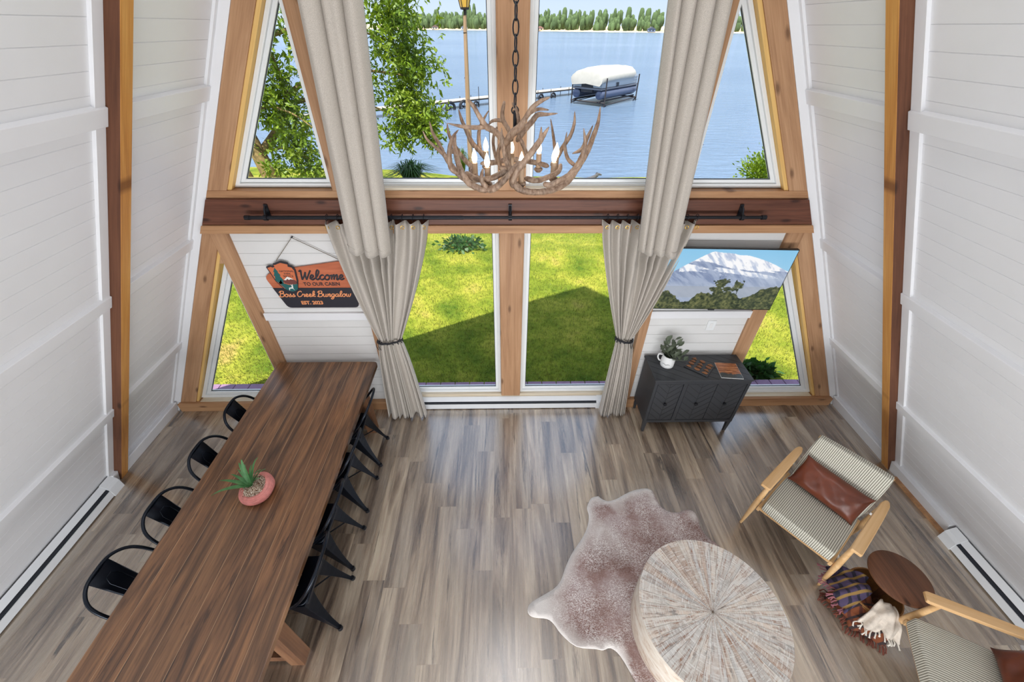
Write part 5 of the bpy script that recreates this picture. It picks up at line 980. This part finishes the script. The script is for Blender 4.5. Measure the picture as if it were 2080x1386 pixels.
def throw(name, label, cx, cy, ang, rad, spread, z0, z1, mat, fmat, seed, nfr=26, drop=.02):
    t_ = thing(name, label, 'throw', (cx, cy, 0)); g_ = random.Random(seed); nu, nv = 30, 16; vs = []
    for j in range(nv+1):
        v_ = j/nv
        for i in range(nu+1):
            u = i/nu; a = ang+(u-.5)*spread; fold = .016*sin(u*17+seed)+.011*sin(u*31+v_*5+seed); rr = .09+(rad-.09)*v_**.8+fold*v_; z = z1+.02*sin(u*9+seed)-((v_**2.2)*(z1-z0))+.012*sin(v_*11+u*7)
            vs.append((rr*cos(a), rr*sin(a), max(.012, z)))
    s = MB(); s.add(vs, [(j*(nu+1)+i, j*(nu+1)+i+1, (j+1)*(nu+1)+i+1, (j+1)*(nu+1)+i) for j in range(nv) for i in range(nu)]); s.build('cloth', mat, t_, smooth=True, sharp=180, solid=.012)
    s = MB()
    for k in range(nfr):
        u = (k+.5)/nfr; i = int(u*nu); p = Vector(vs[nv*(nu+1)+i]); a = ang+(u-.5)*spread; l = .05+.02*g_.random(); e_ = p+Vector((cos(a)*l*.8, sin(a)*l*.8, -drop*g_.random()-.01)); e_.z = max(.006, e_.z); mid = (p+e_)/2+Vector((g_.uniform(-.012, .012), g_.uniform(-.012, .012), .008))
        s.tube(curve([p, mid, e_], 4), [.004]*4+[.0045]*4+[.0065], 6)
    s.build('fringe', fmat, t_, smooth=True); return t_
def plaid(name, a_, b_, c_):
    m, t, b = M0(name); v = coords(t); ch_ = N(t, 'TexWave', wave_type='BANDS', bands_direction='X', i_Scale=6); t.links.new(v, ch_.inputs['Vector']); c2_ = N(t, 'TexWave', wave_type='BANDS', bands_direction='Y', i_Scale=6); t.links.new(v, c2_.inputs['Vector'])
    c = mix(t, ramp(t, ch_.outputs['Color'], [(.7, (0, 0, 0)), (.85, (1, 1, 1))]), L(a_), L(b_)); c = mix(t, ramp(t, c2_.outputs['Color'], [(.75, (0, 0, 0)), (.88, (1, 1, 1))]), c, L(c_)); t.links.new(c, b.inputs['Base Color']); b.inputs['Roughness'].default_value = .95; bump(t, b, noise(t, v, 150, 3), .5, .003); return m
throw('throw_blanket', 'purple plaid throw with pink tassels spilling out left of the side table', 2.82, -2.15, radians(168), .28, 1.2, .11, .27, plaid('purple_plaid', (72, 60, 88), (36, 34, 50), (140, 110, 60)), plain('pink_yarn', (156, 100, 108), .95), 2)
throw('throw_blanket', 'rust orange throw with dark fringe at the bottom of the pile', 2.82, -2.16, radians(212), .285, 1.7, .03, .2, plaid('rust_plaid', (122, 66, 38), (84, 44, 34), (52, 40, 40)), plain('rust_yarn', (112, 60, 46), .95), 5, 40)
throw('throw_blanket', 'cream throw with white fringe under the edge of the side table', 2.83, -2.19, radians(238), .26, 1.0, .13, .28, plain('cream_knit', (214, 202, 188), .95, bmp=.6, bscale=90, var=.25, vscale=14), plain('white_yarn', (232, 226, 214), .95), 9, 16)
# ================================================================ CHANDELIER
chd = thing('antler_chandelier', 'large antler chandelier hanging on a chain with lit candle bulbs', 'chandelier', (0, -.87, 2.98)); OC = Vector(chd.location)
DW = 2.3
def cp(zx, zy, dy):         # sketch coordinates on the upright plane through the chandelier, dy metres further from the camera
    u, v = 840+zx/5.2, 180+zy/5.2; d = FW+R2*((u-1040)/FPX)+U2*((693-v)/FPX); t_ = (-.87-CAM.y)/d.y; p = CAM+d*t_
    return Vector((p.x, p.y+dy, p.z-dy*.22))-OC
am_, t, b = M0('antler'); v = coords(t, (9, 9, 9)); n1 = noise(t, v, 1, 5, .65, .6); n2 = noise(t, coords(t, (60, 60, 25)), 1, 4, .6); c = ramp(t, n1, [(.32, L((78, 56, 42))), (.5, L((128, 98, 76))), (.68, L((180, 148, 122)))]); c = mix(t, .35, c, ramp(t, n2, [(.35, L((96, 72, 56))), (.65, L((220, 196, 172)))])); t.links.new(c, b.inputs['Base Color']); b.inputs['Roughness'].default_value = .5; bump(t, b, n2, .4, .004)
ANT = [
 [[(1090, 1000, -.2, .022), (1040, 965, -.21, .024), (1080, 850, -.23, .021), (1180, 720, -.24, .019), (1270, 600, -.24, .019), (1330, 510, -.24, .014), (1384, 425, -.24, .004)], [(1300, 560, -.24, .014), (1306, 490, -.24, .009), (1310, 425, -.24, .003)]],
 [[(790, 1045, -.18, .024), (880, 1010, -.2, .021), (980, 910, -.22, .019), (1050, 830, -.22, .018), (1120, 760, -.2, .015)], [(800, 1030, -.18, .018), (742, 960, -.19, .015), (738, 890, -.2, .012), (750, 830, -.2, .006)], [(1010, 860, -.22, .015), (970, 740, -.2, .012), (940, 590, -.18, .0115), (930, 430, -.17, .004)]],
 [[(800, 1045, -.18, .022), (700, 1020, -.19, .02), (600, 960, -.19, .02), (530, 850, -.17, .019), (490, 740, -.15, .017), (462, 600, -.14, .013), (470, 480, -.13, .005)]],
 [[(620, 985, -.08, .02), (500, 900, -.08, .021), (400, 800, -.04, .018), (320, 690, 0, .015), (262, 580, .02, .013), (195, 470, .03, .010), (155, 342, .04, .003)], [(330, 710, 0, .013), (240, 620, -.03, .011), (160, 540, -.05, .008), (118, 452, -.06, .003)]],
 [[(520, 880, -.12, .017), (430, 840, -.12, .017), (405, 720, -.12, .016), (412, 600, -.11, .013), (445, 505, -.1, .009), (495, 442, -.1, .003)]],
 [[(650, 860, .06, .017), (560, 790, .08, .017), (470, 690, .1, .015), (390, 560, .1, .013), (345, 460, .1, .010), (330, 352, .1, .003)], [(400, 690, .09, .012), (380, 640, .1, .008), (380, 585, .1, .003)]],
 [[(760, 760, .16, .018), (680, 660, .2, .018), (600, 580, .2, .017), (530, 440, .2, .014), (470, 300, .2, .011), (435, 180, .2, .003)], [(690, 690, .2, .016), (668, 560, .22, .014), (672, 420, .22, .012), (720, 300, .22, .009), (782, 190, .22, .003)]],
 [[(1030, 960, -.2, .024), (1130, 1040, -.2, .022), (1290, 1062, -.18, .02), (1450, 1040, -.15, .021), (1600, 970, -.1, .020), (1720, 840, -.04, .018), (1830, 680, 0, .017), (1900, 520, .02, .017), (1960, 360, .03, .012), (1992, 180, .04, .003)], [(1880, 560, .0, .014), (1890, 470, -.04, .009), (1905, 385, -.06, .003)]],
 [[(1420, 1010, -.1, .02), (1560, 960, -.07, .02), (1680, 850, -.06, .02), (1750, 720, -.08, .017), (1778, 590, -.1, .013), (1755, 430, -.12, .003)], [(1690, 810, -.05, .014), (1620, 740, -.04, .012), (1590, 620, -.04, .010), (1608, 460, -.04, .003)]],
 [[(1480, 830, .14, .017), (1560, 720, .15, .015), (1620, 610, .15, .015), (1700, 490, .15, .013), (1745, 350, .15, .010), (1750, 215, .15, .003)], [(1530, 750, .16, .012), (1530, 620, .18, .012), (1512, 450, .19, .009), (1490, 292, .2, .003)]],
 [[(1335, 970, -.22, .016), (1400, 985, -.22, .017), (1520, 930, -.2, .016), (1640, 860, -.18, .013), (1725, 800, -.17, .006)]],
 [[(1690, 690, .05, .004), (1800, 640, .06, .015), (1850, 540, .07, .014), (1900, 440, .08, .008), (1925, 380, .08, .003)]],
 [[(960, 640, .0, .020), (930, 530, -.02, .020), (850, 450, -.05, .019), (770, 405, -.07, .019), (700, 300, -.09, .014), (650, 210, -.1, .012), (588, 135, -.11, .006)], [(780, 410, -.07, .014), (680, 420, -.1, .013), (550, 415, -.12, .011), (392, 382, -.14, .003)]],
 [[(1040, 560, .05, .016), (1010, 440, .08, .015), (950, 330, .1, .015), (938, 240, .1, .013), (962, 110, .1, .009)], [(960, 330, .1, .013), (880, 320, .11, .011), (820, 335, .1, .009), (785, 380, .08, .004)]],
 [[(960, 600, 0, .022), (1040, 480, -.03, .024), (1120, 410, -.04, .022), (1165, 340, -.05, .016), (1240, 220, -.07, .014), (1330, 150, -.08, .012), (1422, 112, -.09, .005)], [(1150, 350, -.05, .015), (1230, 260, -.04, .012), (1320, 222, -.03, .010), (1425, 230, -.02, .004)]],
 [[(1090, 560, .06, .018), (1180, 430, .06, .019), (1260, 340, .06, .018), (1320, 270, .05, .016), (1420, 265, .05, .010), (1535, 255, .05, .003)]],
 [[(1110, 420, .0, .015), (1105, 320, 0, .013), (1080, 220, 0, .012), (1042, 148, 0, .005)]],
 [[(1000, 520, .0, .02), (1000, 700, .0, .018), (1010, 880, 0, .02)], [(930, 560, .03, .014), (890, 700, .05, .013), (930, 880, .05, .013)], [(1100, 480, .02, .014), (1170, 620, .04, .013), (1240, 800, .06, .014)]],
 [[(880, 400, .06, .010), (840, 520, .08, .010), (850, 660, .08, .011), (900, 820, .06, .012)]],
 [[(560, 880, -.05, .017), (680, 940, -.12, .018), (820, 930, -.16, .018), (960, 870, -.18, .019), (1030, 880, -.2, .018)]],
 [[(700, 800, .12, .017), (860, 790, .18, .018), (1010, 760, .2, .018), (1180, 770, .2, .018), (1340, 800, .17, .018), (1450, 830, .12, .016)]],
 [[(1160, 930, -.14, .018), (1280, 950, -.16, .018), (1400, 920, -.12, .017), (1520, 870, -.05, .016), (1560, 800, .02, .013)]],
 [[(640, 820, .05, .016), (620, 880, 0, .017), (700, 950, -.08, .016)]],
 [[(900, 840, .0, .018), (1040, 850, .0, .02), (1180, 820, .02, .018)]],
]
for br in ANT:
    s = MB()
    for ln in br:
        c_ = curve([tuple(cp(*q[:3]))+(q[3],) for q in ln], 6); rr_ = [max(.002, float(q[3]))*.88*(1+.05*sin(i_*1.9)) for i_, q in enumerate(c_)]; rr_[0] *= .45; rr_[1] *= .85; rr_[-1] *= .45; s.tube([q[:3] for q in c_], rr_, 10)
    s.build('antler', am_, chd, smooth=True, sharp=180)
hold = wood('candle_sleeve', (140, 110, 84), (178, 148, 120), (206, 182, 156), 'Z', .7)
for zx, zy, dy in [(648, 760, -.03), (752, 640, .17), (785, 800, -.12), (1040, 660, .12), (1128, 790, -.16), (1352, 670, .17), (1478, 755, -.03), (1525, 700, .07)]:
    p = cp(zx, zy, dy); s = MB(); s.tube([p+Vector((0, 0, -.115)), p+Vector((0, 0, -.012))], .0165, 12); h_ = s.build('candle_sleeve', hold, chd, smooth=True)
    s = MB(); s.lathe([(.008, -.0), (.014, .012), (.0165, .028), (.012, .05), (.005, .068), (.001, .078)], p+Vector((0, 0, -.012)), 14); s.build('candle_bulb', MT['bulb'], h_, smooth=True)
    s = MB(); s.lathe([(.014, -.12), (.028, -.105), (.026, -.095), (.016, -.10)], p, 14); s.build('drip_cup', am_, h_, smooth=True)
s = MB(); a = cp(1072, 230, .0); s.tube([a+Vector((0, 0, -.09)), a], .01, 10); s.tube([(a.x+.018*cos(t), a.y, a.z+.0+.018*sin(t)) for t in np.linspace(0, 2*pi, 16, endpoint=False)], .004, 6, closed=True); s.build('centre_stem', MT['rodblack'], chd, smooth=True)
s = MB(); k = 0; z = a.z+.045
while z+OC.z < 6.85:
    P_ = []
    for t in np.linspace(0, 2*pi, 16, endpoint=False):
        dx, dz = .014*cos(t), .036*sin(t)
        P_.append((a.x+(dx if k % 2 else dx*.35), a.y+(0 if k % 2 else dx), z+dz))
    s.tube(P_, .0038, 6, closed=True); z += .062; k += 1
s.build('chain', MT['rodblack'], chd, smooth=True)
